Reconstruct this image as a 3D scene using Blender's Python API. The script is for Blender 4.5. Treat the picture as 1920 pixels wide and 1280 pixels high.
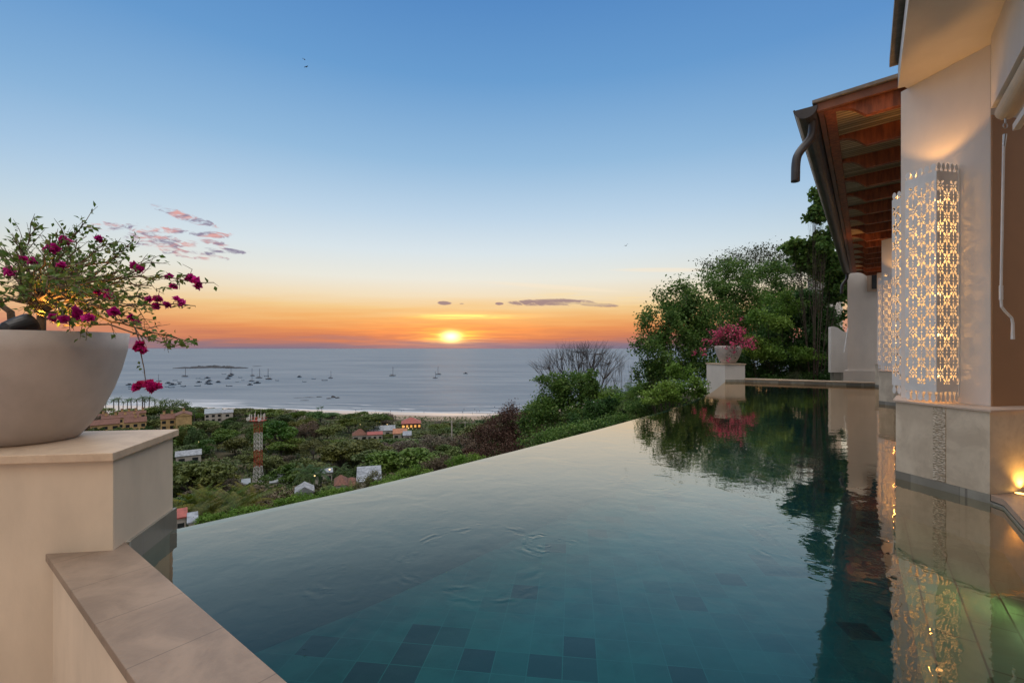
import bpy, bmesh, math, random
import numpy as np
from mathutils import Vector, Matrix, noise as mnoise

for o in list(bpy.data.objects):
    bpy.data.objects.remove(o)
S = bpy.context.scene
C = S.collection
F = 870.0            # focal length in photograph pixels (1920 wide)
CAMZ = 1.5           # metres above the pool's water
SEA = -58.5
rnd = random.Random(7)
rng = np.random.default_rng(7)

def lin(r, g, b):
    f = lambda c: (c/255/12.92) if c <= 10 else ((c/255+.055)/1.055)**2.4
    return (f(r), f(g), f(b), 1.0)

# ------------------------------------------------------------------ camera
cam_d = bpy.data.cameras.new('camera')
cam = bpy.data.objects.new('camera', cam_d); C.objects.link(cam)
cam.location = (0, 0, CAMZ); cam.rotation_euler = (math.radians(90), 0, 0)
cam_d.sensor_width = 36.0; cam_d.lens = F/1920*36; cam_d.shift_y = 13/1920
cam_d.clip_start = 0.05; cam_d.clip_end = 300000
S.camera = cam
S.view_settings.view_transform = 'Standard'; S.view_settings.look = 'None'
S.view_settings.exposure = 0; S.view_settings.gamma = 1
S.cycles.max_bounces = 8; S.cycles.transparent_max_bounces = 24
S.cycles.sample_clamp_indirect = 4; S.cycles.use_denoising = True
S.cycles.caustics_reflective = False; S.cycles.caustics_refractive = False

# ------------------------------------------------------------------ node helper
class NT:
    def __init__(s, tree): s.t = tree; s.n = tree.nodes; s.l = tree.links
    def put(s, inp, v):
        if v is None: return
        if isinstance(v, bpy.types.NodeSocket): s.l.new(v, inp)
        else: inp.default_value = v
    def m(s, op, a, b=None, c=None, clamp=False):
        n = s.n.new('ShaderNodeMath'); n.operation = op; n.use_clamp = clamp
        s.put(n.inputs[0], a); s.put(n.inputs[1], b); s.put(n.inputs[2], c)
        return n.outputs[0]
    def vm(s, op, a, b=None):
        n = s.n.new('ShaderNodeVectorMath'); n.operation = op
        s.put(n.inputs[0], a)
        if b is not None: s.put(n.inputs[1], b)
        return n.outputs[1] if op in ('DOT_PRODUCT', 'LENGTH', 'DISTANCE') else n.outputs[0]
    def sep(s, v):
        n = s.n.new('ShaderNodeSeparateXYZ'); s.put(n.inputs[0], v); return n.outputs
    def comb(s, x, y, z=0.0):
        n = s.n.new('ShaderNodeCombineXYZ'); s.put(n.inputs[0], x); s.put(n.inputs[1], y); s.put(n.inputs[2], z); return n.outputs[0]
    def ramp(s, fac, stops, interp='LINEAR'):
        n = s.n.new('ShaderNodeValToRGB'); s.put(n.inputs[0], fac); cr = n.color_ramp; cr.interpolation = interp
        while len(cr.elements) > 1: cr.elements.remove(cr.elements[0])
        cr.elements[0].position = stops[0][0]; cr.elements[0].color = stops[0][1]
        for p, c in stops[1:]:
            e = cr.elements.new(p); e.color = c
        return n.outputs[0]
    def mix(s, f, a, b, mode='MIX'):
        n = s.n.new('ShaderNodeMix'); n.data_type = 'RGBA'; n.blend_type = mode
        s.put(n.inputs[0], f); s.put(n.inputs[6], a); s.put(n.inputs[7], b); return n.outputs[2]
    def noise(s, vec, scale, detail=3, rough=.55, dist=0.0, col=False):
        n = s.n.new('ShaderNodeTexNoise'); s.put(n.inputs['Vector'], vec)
        n.inputs['Scale'].default_value = scale; n.inputs['Detail'].default_value = detail
        n.inputs['Roughness'].default_value = rough; n.inputs['Distortion'].default_value = dist
        return n.outputs['Color' if col else 'Fac']
    def smooth(s, x, a, b):
        n = s.n.new('ShaderNodeMapRange'); n.interpolation_type = 'SMOOTHSTEP'
        s.put(n.inputs[0], x); n.inputs[1].default_value = a; n.inputs[2].default_value = b
        n.inputs[3].default_value = 0; n.inputs[4].default_value = 1; return n.outputs[0]
    def scale(s, vec, xyz):
        return s.vm('MULTIPLY', vec, xyz)

# ------------------------------------------------------------------ world: dusk sky
SUN_AZ = math.radians(-7.48); SUN_EL = math.radians(1.25)
W = bpy.data.worlds.new('World'); S.world = W; W.use_nodes = True
w = NT(W.node_tree); w.n.clear()
tc = w.n.new('ShaderNodeTexCoord'); d = tc.outputs['Generated']
dx, dy, dz = w.sep(d)
K = lambda s, *c: (s/0.7, lin(*c))
# streaky disturbance of the gradient near the horizon
u = w.m('DIVIDE', dx, w.m('MAXIMUM', dy, .02)); v = w.m('DIVIDE', dz, w.m('MAXIMUM', dy, .02))
uv = w.comb(u, v, 0.0)
stk = w.noise(w.scale(uv, (3.0, 55.0, 1.0)), 1.0, 4, .6, .3)
stk = w.m('SUBTRACT', stk, .5)
near = w.m('SUBTRACT', 1.0, w.smooth(dz, .03, .16))
el = w.m('ADD', dz, w.m('MULTIPLY', w.m('MULTIPLY', stk, near), .052))
elf = w.m('DIVIDE', w.m('MAXIMUM', el, 0.0), .7)
sunside = w.ramp(elf, [K(0, 128, 118, 138), K(.010, 150, 120, 128), K(.022, 210, 128, 94), K(.042, 238, 152, 92), K(.062, 247, 182, 112),
    K(.085, 249, 208, 146), K(.11, 247, 228, 194), K(.145, 240, 238, 226), K(.20, 222, 234, 240), K(.27, 194, 218, 238),
    K(.37, 152, 192, 227), K(.50, 108, 161, 213), K(.60, 88, 142, 202), K(.69, 76, 128, 194)])
away = w.ramp(elf, [K(0, 132, 122, 142), K(.012, 148, 126, 138), K(.025, 170, 130, 132), K(.045, 198, 154, 140), K(.065, 220, 180, 154),
    K(.09, 230, 202, 170), K(.125, 222, 213, 196), K(.165, 204, 215, 218), K(.22, 182, 208, 226), K(.30, 150, 190, 227),
    K(.40, 116, 166, 215), K(.50, 92, 145, 205), K(.69, 74, 122, 188)])
hl = w.m('SQRT', w.m('ADD', w.m('MULTIPLY', dx, dx), w.m('MULTIPLY', dy, dy)))
sh = (math.sin(SUN_AZ), math.cos(SUN_AZ), 0.0)
hd = w.m('DIVIDE', w.vm('DOT_PRODUCT', d, sh), w.m('MAXIMUM', hl, .001))
fsun = w.smooth(hd, math.cos(math.radians(58)), math.cos(math.radians(6)))
sky = w.mix(fsun, away, sunside)
# a share of the physical sky, low sun, for its natural azimuth change
nis = w.n.new('ShaderNodeTexSky'); nis.sky_type = 'NISHITA'; nis.sun_disc = False
nis.sun_elevation = SUN_EL; nis.sun_rotation = SUN_AZ
nisc = w.mix(1.0, nis.outputs[0], (.05, .05, .05, 1), 'MULTIPLY')
sky = w.mix(.06, sky, nisc)
# glow round the sun
au = math.tan(SUN_AZ); av = math.tan(SUN_EL)
gu = w.m('SUBTRACT', u, au); gv = w.m('SUBTRACT', v, av + .004)
front = w.smooth(dy, .05, .2)
def gauss(su, sv, du=0.0, dv=0.0):
    a = w.m('DIVIDE', w.m('SUBTRACT', gu, du), su); b = w.m('DIVIDE', w.m('SUBTRACT', gv, dv), sv)
    r2 = w.m('ADD', w.m('MULTIPLY', a, a), w.m('MULTIPLY', b, b))
    return w.m('MULTIPLY', w.m('EXPONENT', w.m('MULTIPLY', r2, -1.0)), front)
streak = w.m('ADD', .55, w.m('MULTIPLY', w.smooth(w.noise(w.scale(uv, (9.0, 190.0, 1.0)), 1.0, 3, .6), .42, .62), .9))
def add(base, fac, col):
    return w.mix(1.0, base, w.mix(fac, (0, 0, 0, 1), col), 'ADD')
sky = add(sky, w.m('MULTIPLY', w.m('MULTIPLY', gauss(.20, .030, 0, .006), streak), .38), (.75, .22, .0, 1))
sky = add(sky, w.m('MULTIPLY', gauss(.055, .012, 0, .0), streak), (.9, .55, .02, 1))
sky = add(sky, gauss(.017, .0095), (2.6, 2.2, .9, 1))
sky = add(sky, w.m('MULTIPLY', w.m('MULTIPLY', gauss(.10, .006, .03, .043), streak), .9), (.6, .42, .05, 1))
# clouds, at their directions in the sky
def PU(x): return (x-960)/F
def PV(y): return (653-y)/F
cn = w.noise(w.scale(w.comb(u, w.m('ADD', v, w.m('MULTIPLY', u, .12)), 0.0), (30.0, 105.0, 1.0)), 1.0, 6, .62, .8)
cn2 = w.noise(w.scale(uv, (14.0, 60.0, 3.0)), 1.0, 4, .6, .2)
tilt = w.m('ADD', v, w.m('MULTIPLY', u, .18))
def window(x, y, hx, hy, rot=0.0):
    a = w.m('SUBTRACT', u, PU(x)); b = w.m('SUBTRACT', v, PV(y))
    b = w.m('ADD', b, w.m('MULTIPLY', a, rot))
    a = w.m('DIVIDE', a, hx/F); b = w.m('DIVIDE', b, hy/F)
    r2 = w.m('ADD', w.m('MULTIPLY', a, a), w.m('MULTIPLY', b, b))
    return w.m('MULTIPLY', w.m('SUBTRACT', 1.0, w.smooth(r2, .1, 2.4)), front)
def maxs(lst):
    r = lst[0]
    for q in lst[1:]: r = w.m('MAXIMUM', r, q)
    return r
wl = maxs([window(348, 406, 50, 8, .30), window(300, 453, 52, 12, .08), window(345, 474, 52, 7, .15), window(398, 441, 34, 6, .05),
           window(305, 431, 36, 6, .05), window(400, 454, 25, 5, .25), window(425, 470, 34, 5, .1), window(216, 424, 45, 7, .0),
           window(265, 440, 28, 6, .2), window(390, 478, 30, 5, .2)])
mk = w.smooth(w.m('ADD', w.m('MULTIPLY', wl, .8), w.m('MULTIPLY', w.m('SUBTRACT', cn, .5), 4.2)), .28, 1.2)
mk = w.m('MULTIPLY', mk, w.smooth(wl, .02, .3))
lit = w.smooth(cn2, .40, .62)
ccol = w.mix(lit, lin(138, 128, 152), lin(222, 162, 156))
sky = w.mix(w.m('MULTIPLY', mk, .95), sky, ccol)
w2 = maxs([window(1030, 567, 76, 6, -.02), window(1115, 571, 40, 3.5, .05), window(834, 568, 13, 3.5), window(937, 569, 8, 2.5), window(866, 569, 5, 1.8)])
mk2 = w.smooth(w.m('ADD', w2, w.m('MULTIPLY', w.m('SUBTRACT', cn, .5), 2.2)), .45, .95)
mk2 = w.m('MULTIPLY', mk2, w.smooth(w2, .02, .3))
sky = w.mix(w.m('MULTIPLY', mk2, .85), sky, lin(150, 122, 130))
w3 = maxs([window(1245, 506, 75, 3.5), window(1040, 538, 105, 3.5, .07)])
sky = w.mix(w.m('MULTIPLY', w3, .55), sky, lin(250, 232, 205))
w4 = w.m('MULTIPLY', window(1150, 565, 120, 16, .08), w.smooth(w.noise(w.scale(uv, (7.0, 120.0, 1.0)), 1.0, 3), .42, .7))
sky = w.mix(w.m('MULTIPLY', w4, .7), sky, lin(252, 222, 165))
# the rest of the sky dome (overhead and behind): brightened past dusk as fill light
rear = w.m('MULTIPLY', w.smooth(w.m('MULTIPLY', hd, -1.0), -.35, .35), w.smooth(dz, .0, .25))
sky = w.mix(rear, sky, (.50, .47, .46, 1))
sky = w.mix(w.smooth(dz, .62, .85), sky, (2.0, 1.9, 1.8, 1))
# below the horizon: dim ground colour
sky = w.mix(w.smooth(dz, -.03, -.005), lin(70, 72, 78), sky)
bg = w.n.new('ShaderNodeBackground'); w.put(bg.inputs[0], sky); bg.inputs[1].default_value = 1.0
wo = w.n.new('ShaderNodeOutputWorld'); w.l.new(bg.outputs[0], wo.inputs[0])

# ------------------------------------------------------------------ sun: at the horizon, veiled
sl = bpy.data.lights.new('sun', 'SUN'); sl.energy = 0.03; sl.angle = math.radians(7); sl.color = (1, .55, .25)
so = bpy.data.objects.new('sun', sl); C.objects.link(so)
sd = Vector((math.sin(SUN_AZ)*math.cos(SUN_EL), math.cos(SUN_AZ)*math.cos(SUN_EL), math.sin(SUN_EL)))
so.rotation_euler = sd.to_track_quat('Z', 'Y').to_euler()

# ------------------------------------------------------------------ geometry helpers
def P(x, y, D): return Vector(((x-960)/F*D, D, CAMZ+(653-y)/F*D))
E = Vector((.607, .795, 0)).normalized()      # along the house and the eave
EP = Vector((E.y, -E.x, 0))                   # towards the house, square to E
U = Vector((.197, -.980, 0)).normalized()     # along a pillar's front
N = Vector((.980, .197, 0)).normalized()      # into a pillar
V3 = Vector

class MB:
    def __init__(s): s.v = []; s.f = []
    def poly(s, pts, faces):
        o = len(s.v); s.v += [tuple(p) for p in pts]; s.f += [tuple(i+o for i in f) for f in faces]; return s
    def box(s, c, h, a=(1, 0, 0), b=(0, 1, 0), cc=(0, 0, 1)):
        c, a, b, cc = V3(c), V3(a), V3(b), V3(cc)
        p = [c+a*h[0]*i+b*h[1]*j+cc*h[2]*k for k in (-1, 1) for j in (-1, 1) for i in (-1, 1)]
        return s.poly(p, [(0, 2, 3, 1), (4, 5, 7, 6), (0, 1, 5, 4), (2, 6, 7, 3), (0, 4, 6, 2), (1, 3, 7, 5)])
    def prism(s, pts, z0, z1):
        n = len(pts); p = [(q[0], q[1], z0) for q in pts]+[(q[0], q[1], z1) for q in pts]
        A = sum(pts[i][0]*pts[(i+1) % n][1]-pts[(i+1) % n][0]*pts[i][1] for i in range(n))
        r = range(n)
        if A > 0: f = [tuple(reversed(r)), tuple(n+i for i in r)]+[(i, (i+1) % n, n+(i+1) % n, n+i) for i in r]
        else: f = [tuple(r), tuple(n+i for i in reversed(r))]+[((i+1) % n, i, n+i, n+(i+1) % n) for i in r]
        return s.poly(p, f)
    def tube(s, pts, rad, seg=8, cap=True):
        pts = [V3(p) for p in pts]
        if not hasattr(rad, '__len__'): rad = [rad]*len(pts)
        o = len(s.v); ref = None
        for i, p in enumerate(pts):
            t = (pts[min(i+1, len(pts)-1)]-pts[max(i-1, 0)])
            t = t.normalized() if t.length > 1e-9 else V3((0, 0, 1))
            if ref is None:
                ref = V3((0, 0, 1)) if abs(t.z) < .9 else V3((1, 0, 0))
            x = t.cross(ref)
            x = x.normalized() if x.length > 1e-6 else t.orthogonal().normalized()
            y = x.cross(t); ref = y
            for k in range(seg):
                a = 2*math.pi*k/seg; s.v.append(tuple(p+(x*math.cos(a)+y*math.sin(a))*rad[i]))
        for i in range(len(pts)-1):
            for k in range(seg):
                a = o+i*seg+k; b = o+i*seg+(k+1) % seg
                s.f.append((a, b, b+seg, a+seg))
        if cap:
            s.f.append(tuple(o+k for k in reversed(range(seg)))); e = o+(len(pts)-1)*seg
            s.f.append(tuple(e+k for k in range(seg)))
        return s
    def lathe(s, c, prof, seg=32):
        o = len(s.v); c = V3(c)
        for r, z in prof:
            for k in range(seg):
                a = 2*math.pi*k/seg; s.v.append((c.x+r*math.cos(a), c.y+r*math.sin(a), c.z+z))
        for i in range(len(prof)-1):
            for k in range(seg):
                a = o+i*seg+k; b = o+i*seg+(k+1) % seg; s.f.append((a, b, b+seg, a+seg))
        return s
    def sweep(s, prof2, origin, ax, ay, along, closed=True):
        # profile in (ax, ay) swept along a vector
        n = len(prof2); o = len(s.v); origin, ax, ay, along = V3(origin), V3(ax), V3(ay), V3(along)
        for q in (V3((0, 0, 0)), along):
            for a, b in prof2: s.v.append(tuple(origin+ax*a+ay*b+q))
        m = n if closed else n-1
        for i in range(m): s.f.append((o+i, o+(i+1) % n, o+n+(i+1) % n, o+n+i))
        if closed:
            s.f.append(tuple(o+i for i in reversed(range(n)))); s.f.append(tuple(o+n+i for i in range(n)))
        return s

def mesh_from(name, v, f):
    me = bpy.data.meshes.new(name); me.from_pydata(v, [], f); me.update(); return me

def wloc(p):
    r = V3((0, 0, 0))
    while p is not None: r += V3(p.location); p = p.parent
    return r

def obj(name, mb, mat, parent=None, smooth=False, world=True, bevel=0.0, fixn=True):
    me = mesh_from(name, mb.v, mb.f)
    if parent is not None and world:
        me.transform(Matrix.Translation(-wloc(parent)))
    if fixn:
        bm = bmesh.new(); bm.from_mesh(me); bmesh.ops.recalc_face_normals(bm, faces=bm.faces); bm.to_mesh(me); bm.free()
    if smooth: me.shade_smooth()
    if mat is not None: me.materials.append(mat)
    o = bpy.data.objects.new(name, me); C.objects.link(o); o.parent = parent
    if bevel:
        b = o.modifiers.new('bevel', 'BEVEL'); b.width = bevel; b.segments = 2; b.limit_method = 'ANGLE'; b.angle_limit = .6
    return o

def tag(o, label=None, cat=None, group=None, kind=None):
    if label: o['label'] = label
    if cat: o['category'] = cat
    if group: o['group'] = group
    if kind: o['kind'] = kind
    return o

def thing(name, loc, label, cat, group=None, rz=0.0):
    o = bpy.data.objects.new(name, None); C.objects.link(o); o.location = loc; o.rotation_euler = (0, 0, rz)
    o.empty_display_size = .2
    return tag(o, label, cat, group)

def copy_tree(o, parent=None):
    c = o.copy(); C.objects.link(c); c.parent = parent
    for ch in [q for q in KIDS.get(o.name, [])]:
        copy_tree(ch, c)
    return c
KIDS = {}
def index_kids():
    KIDS.clear()
    for q in bpy.data.objects:
        if q.parent is not None: KIDS.setdefault(q.parent.name, []).append(q)

# ------------------------------------------------------------------ materials
def mat(name, color, rough=.6, metal=0.0, var=.0, vscale=3.0, bump=0.0, bscale=20.0, spec=.5, transl=0.0, emit=None, estr=0.0, stretch=None, detail=4, color2=None):
    m = bpy.data.materials.new(name); m.use_nodes = True
    t = NT(m.node_tree); p = t.n['Principled BSDF']
    p.inputs['Roughness'].default_value = rough; p.inputs['Metallic'].default_value = metal
    p.inputs['Specular IOR Level'].default_value = spec
    col = tuple(color)[:3]+(1,)
    tcn = t.n.new('ShaderNodeTexCoord'); vec = tcn.outputs['Object']
    if stretch: vec = t.scale(vec, stretch)
    if var or color2:
        nz = t.noise(vec, vscale, detail, .6)
        c2 = color2 if color2 else tuple(c*(1-var) for c in col[:3])+(1,)
        c1 = col if color2 else tuple(min(1, c*(1+var*.6)) for c in col[:3])+(1,)
        cc = t.mix(t.smooth(nz, .3, .7), c1, tuple(c2)[:3]+(1,))
        t.put(p.inputs['Base Color'], cc)
    else: p.inputs['Base Color'].default_value = col
    if bump:
        b = t.n.new('ShaderNodeBump'); b.inputs['Distance'].default_value = bump; b.inputs['Strength'].default_value = 1
        t.put(b.inputs['Height'], t.noise(vec, bscale, 4, .6)); t.l.new(b.outputs[0], p.inputs['Normal'])
    if emit: p.inputs['Emission Color'].default_value = tuple(emit)[:3]+(1,); p.inputs['Emission Strength'].default_value = estr
    return m

def leafmat(name, c1, c2, c3=None, scale=.8, vr=.7, transl=.35, rough=.55, objrand=.0):
    m = bpy.data.materials.new(name); m.use_nodes = True
    t = NT(m.node_tree); p = t.n['Principled BSDF']; out = t.n['Material Output']
    tcn = t.n.new('ShaderNodeTexCoord')
    n1 = t.noise(tcn.outputs['Object'], scale, 2, .5)
    geo = t.n.new('ShaderNodeNewGeometry')
    col = t.mix(t.smooth(n1, .32, .68), c1, c2)
    if c3: col = t.mix(t.m('MULTIPLY', t.smooth(geo.outputs['Random Per Island'], .55, 1.0), .8), col, c3)
    hsv = t.n.new('ShaderNodeHueSaturation'); t.put(hsv.inputs['Color'], col)
    rp = geo.outputs['Random Per Island']
    val = t.m('ADD', 1-vr/2, t.m('MULTIPLY', rp, vr))
    if objrand:
        oi = t.n.new('ShaderNodeObjectInfo')
        val = t.m('MULTIPLY', val, t.m('ADD', 1-objrand*.5, t.m('MULTIPLY', oi.outputs['Random'], objrand)))
        t.put(hsv.inputs['Hue'], t.m('ADD', .5-.03, t.m('MULTIPLY', t.m('FRACT', t.m('MULTIPLY', oi.outputs['Random'], 17.3)), .05)))
        t.put(hsv.inputs['Saturation'], t.m('ADD', .9, t.m('MULTIPLY', t.m('FRACT', t.m('MULTIPLY', oi.outputs['Random'], 7.7)), .35)))
    t.put(hsv.inputs['Value'], val)
    t.put(p.inputs['Base Color'], hsv.outputs[0]); p.inputs['Roughness'].default_value = rough
    p.inputs['Specular IOR Level'].default_value = .3
    if transl:
        tr = t.n.new('ShaderNodeBsdfTranslucent'); t.put(tr.inputs[0], hsv.outputs[0])
        mx = t.n.new('ShaderNodeMixShader'); mx.inputs[0].default_value = transl
        t.l.new(p.outputs[0], mx.inputs[1]); t.l.new(tr.outputs[0], mx.inputs[2]); t.l.new(mx.outputs[0], out.inputs[0])
    return m

M = {}
M['white'] = mat('white_plaster', (.72, .68, .64), .7, var=.09, vscale=1.1, stretch=(1, 1, .45), detail=8, bump=.0008, bscale=90)
M['cream'] = mat('cream_plaster', (.68, .575, .45), .7, var=.15, vscale=1.3, stretch=(1, 1, .45), detail=8, bump=.0008, bscale=90)
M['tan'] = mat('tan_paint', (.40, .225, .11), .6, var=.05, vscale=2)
M['wood'] = mat('stained_wood', (.40, .105, .032), .55, color2=(.18, .046, .015), vscale=3.0, stretch=(6, 6, 1), detail=6)
M['woodw'] = mat('wood_fascia', (.24, .09, .045), .45, color2=(.15, .055, .03), vscale=4)
M['dark'] = mat('dark_metal', (.045, .042, .045), .45, var=.3, vscale=5)
M['gutter'] = mat('grey_gutter', (.050, .047, .050), .42, var=.25, vscale=6)
M['rooftile'] = mat('roof_edge', (.20, .18, .16), .7, var=.3, vscale=8)
M['steel'] = mat('steel', (.55, .52, .48), .35, metal=.8)
M['awning'] = mat('awning_cloth', (.70, .58, .44), .8, var=.06, vscale=6)
M['ledge'] = mat('stone_cap', (.66, .52, .42), .5, var=.1, vscale=4)
M['lampmetal'] = mat('white_sheet_metal', (.76, .765, .765), .4, var=.08, vscale=6)
M['black'] = mat('black_plastic', (.012, .012, .016), .28)
M['bark'] = mat('bark', (.075, .058, .042), .9, var=.4, vscale=9, bump=.01, bscale=30)
M['barkgrey'] = mat('grey_bark', (.075, .066, .064), .9, var=.3, vscale=4)
M['stem'] = mat('woody_stem', (.13, .09, .06), .85, var=.5, vscale=30, bump=.004, bscale=60)
M['soil'] = mat('soil', (.05, .035, .025), .95, var=.4, vscale=20, bump=.02, bscale=40)
M['bowl'] = mat('bowl_clay', (.50, .45, .42), .75, var=.15, vscale=2.5, detail=8, bump=.001, bscale=160)
M['glass'] = mat('dark_glass', (.03, .035, .04), .08)
M['bulb'] = mat('bulb_glass', (1, .8, .5), .4, emit=(1, .62, .25), estr=4)
M['mag'] = leafmat('magenta_bract', (.42, .01, .20, 1), (.62, .02, .30, 1), scale=12, transl=.4)
M['magd'] = leafmat('red_magenta_bract', (.50, .01, .10, 1), (.55, .015, .22, 1), scale=12, transl=.4)
M['pinkf'] = leafmat('pink_bract', (.62, .06, .20, 1), (.75, .16, .26, 1), scale=6, transl=.4)
M['bleaf'] = leafmat('vine_leaf', (.07, .15, .025, 1), (.12, .21, .04, 1), (.15, .16, .05, 1), scale=6)
M['leafA'] = leafmat('leaf_deep', (.055, .13, .028, 1), (.11, .22, .045, 1), (.15, .21, .05, 1), scale=.5)
M['leafB'] = leafmat('leaf_bright', (.10, .21, .03, 1), (.18, .29, .05, 1), scale=.5)
M['leafC'] = leafmat('leaf_dark', (.035, .095, .024, 1), (.075, .16, .035, 1), scale=.6)
M['leafD'] = leafmat('leaf_small_dry', (.07, .085, .035, 1), (.04, .06, .025, 1), scale=1)
M['frond'] = leafmat('palm_frond', (.035, .085, .025, 1), (.07, .13, .035, 1), scale=.4, objrand=.3)
M['frondy'] = leafmat('yellow_frond', (.07, .12, .025, 1), (.18, .17, .035, 1), scale=.4, objrand=.3)
V_ = lambda n, a, b, c: leafmat(n, a, b, c, scale=.18, vr=.3, transl=.2, objrand=.5)
M['v_green'] = V_('crown_green', (.085, .138, .036, 1), (.145, .195, .056, 1), (.12, .145, .055, 1))
M['v_dark'] = V_('crown_dark', (.055, .102, .03, 1), (.10, .15, .044, 1), None)
M['v_olive'] = V_('crown_olive', (.095, .115, .04, 1), (.145, .16, .058, 1), (.07, .09, .035, 1))
M['v_brown'] = V_('crown_dry', (.12, .10, .07, 1), (.17, .145, .10, 1), (.08, .065, .055, 1))
M['v_red'] = V_('crown_russet', (.085, .045, .03, 1), (.12, .07, .045, 1), (.06, .05, .03, 1))

def tilemat(name, scale, angle, dark, mid, light, grout, mortar=.012, rough=.35, offs=.0, ratio=1.0, stain=.25):
    m = bpy.data.materials.new(name); m.use_nodes = True
    t = NT(m.node_tree); p = t.n['Principled BSDF']
    tcn = t.n.new('ShaderNodeTexCoord')
    mp = t.n.new('ShaderNodeMapping'); mp.inputs['Rotation'].default_value = (0, 0, angle)
    t.l.new(tcn.outputs['Object'], mp.inputs[0])
    br = t.n.new('ShaderNodeTexBrick'); t.l.new(mp.outputs[0], br.inputs[0])
    br.inputs['Color1'].default_value = (0, 0, 0, 1); br.inputs['Color2'].default_value = (1, 1, 1, 1); br.inputs['Mortar'].default_value = (.5, .5, .5, 1)
    br.inputs['Scale'].default_value = scale; br.inputs['Mortar Size'].default_value = mortar; br.inputs['Mortar Smooth'].default_value = .2
    br.inputs['Brick Width'].default_value = ratio; br.inputs['Row Height'].default_value = 1.0; br.offset = offs; br.inputs['Bias'].default_value = 0
    c = t.ramp(br.outputs[0], [(0, dark), (.10, dark), (.14, mid), (.75, light), (.92, light), (.95, mid), (1, tuple(x*1.15 for x in light[:3])+(1,))])
    nz = t.noise(tcn.outputs['Object'], 2.5, 6, .65, .5)
    c = t.mix(t.m('MULTIPLY', t.smooth(nz, .35, .7), stain*2), c, tuple(x*.45 for x in mid[:3])+(1,))
    c = t.mix(br.outputs[1], c, grout)
    t.put(p.inputs['Base Color'], c); p.inputs['Roughness'].default_value = rough
    return m
M['pooltile'] = tilemat('pool_tile_teal', 1/.30, math.radians(7.5), (.003, .014, .020, 1), (.004, .050, .055, 1), (.008, .072, .075, 1), (.015, .082, .086, 1), mortar=.014, offs=0)
M['shelftile'] = tilemat('shelf_slate_green', 1/.24, -math.atan2(E.x, E.y)*-1+math.pi/2, (.03, .045, .025, 1), (.065, .09, .05, 1), (.12, .145, .08, 1), (.008, .012, .008, 1), mortar=.028, ratio=2.6, offs=.5)
M['slate'] = tilemat('slate_strip', 1/.45, math.radians(10), (.22, .21, .18, 1), (.31, .30, .26, 1), (.38, .37, .32, 1), (.20, .19, .17, 1), mortar=.01, rough=.4)

M['weir'] = mat('weir_stone', (.008, .034, .040), .4, var=.3, vscale=2)
def stone(name, base, dark, blocks=None, angle=0, rough=.4):
    m = bpy.data.materials.new(name); m.use_nodes = True
    t = NT(m.node_tree); p = t.n['Principled BSDF']
    tcn = t.n.new('ShaderNodeTexCoord'); vec = tcn.outputs['Object']
    a = t.noise(vec, 2.2, 6, .65, .8); b = t.noise(vec, 14, 4, .6)
    c = t.mix(t.smooth(a, .35, .68), base, dark)
    c = t.mix(t.m('MULTIPLY', t.smooth(b, .5, .75), .25), c, tuple(x*.75 for x in dark[:3])+(1,))
    hgt = t.noise(vec, 60, 3, .6)
    if blocks:
        mp = t.n.new('ShaderNodeMapping'); mp.inputs['Rotation'].default_value = (0, 0, angle); t.l.new(vec, mp.inputs[0])
        x = t.sep(mp.outputs[0])[0]
        fr = t.m('FRACT', t.m('DIVIDE', x, blocks)); j = t.m('LESS_THAN', fr, .006/blocks)
        idn = t.n.new('ShaderNodeTexWhiteNoise'); idn.noise_dimensions = '1D'; t.put(idn.inputs['W'], t.m('FLOOR', t.m('DIVIDE', x, blocks)))
        c = t.mix(t.m('MULTIPLY', idn.outputs['Value'], .3), c, tuple(x*.72 for x in base[:3])+(1,))
        c = t.mix(t.m('MULTIPLY', j, .6), c, tuple(x*.45 for x in dark[:3])+(1,))
    bp = t.n.new('ShaderNodeBump'); bp.inputs['Distance'].default_value = .0012; t.put(bp.inputs['Height'], hgt); t.l.new(bp.outputs[0], p.inputs['Normal'])
    t.put(p.inputs['Base Color'], c); p.inputs['Roughness'].default_value = rough
    return m
CW = V3((.796, -.606, 0)).normalized()
M['coping'] = stone('coping_stone', (.30, .225, .17, 1), (.20, .15, .115, 1), blocks=.52, angle=math.atan2(.606, .796), rough=.5)
M['slab'] = stone('slab_limestone', (.66, .52, .38, 1), (.52, .39, .28, 1), rough=.45)
M['lime'] = stone('pillar_limestone', (.74, .64, .50, 1), (.56, .47, .36, 1), rough=.45)
M['deck'] = stone('deck_stone', (.50, .36, .27, 1), (.36, .25, .19, 1), blocks=.6, rough=.4)

def pebble():
    m = bpy.data.materials.new('split_stone_mosaic'); m.use_nodes = True
    t = NT(m.node_tree); p = t.n['Principled BSDF']
    tcn = t.n.new('ShaderNodeTexCoord'); vec = t.scale(tcn.outputs['Object'], (34, 34, 85))
    vo = t.n.new('ShaderNodeTexVoronoi'); t.put(vo.inputs['Vector'], vec); vo.inputs['Scale'].default_value = 1
    c = t.ramp(t.sep(vo.outputs['Color'])[0], [(0, (.42, .33, .23, 1)), (.5, (.62, .52, .40, 1)), (1, (.76, .67, .54, 1))])
    c = t.mix(t.smooth(vo.outputs['Distance'], .45, .75), c, (.38, .31, .22, 1))
    bp = t.n.new('ShaderNodeBump'); bp.inputs['Distance'].default_value = .007; bp.invert = True
    t.put(bp.inputs['Height'], vo.outputs['Distance']); t.l.new(bp.outputs[0], p.inputs['Normal'])
    t.put(p.inputs['Base Color'], c); p.inputs['Roughness'].default_value = .6
    return m
M['pebble'] = pebble()

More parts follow.
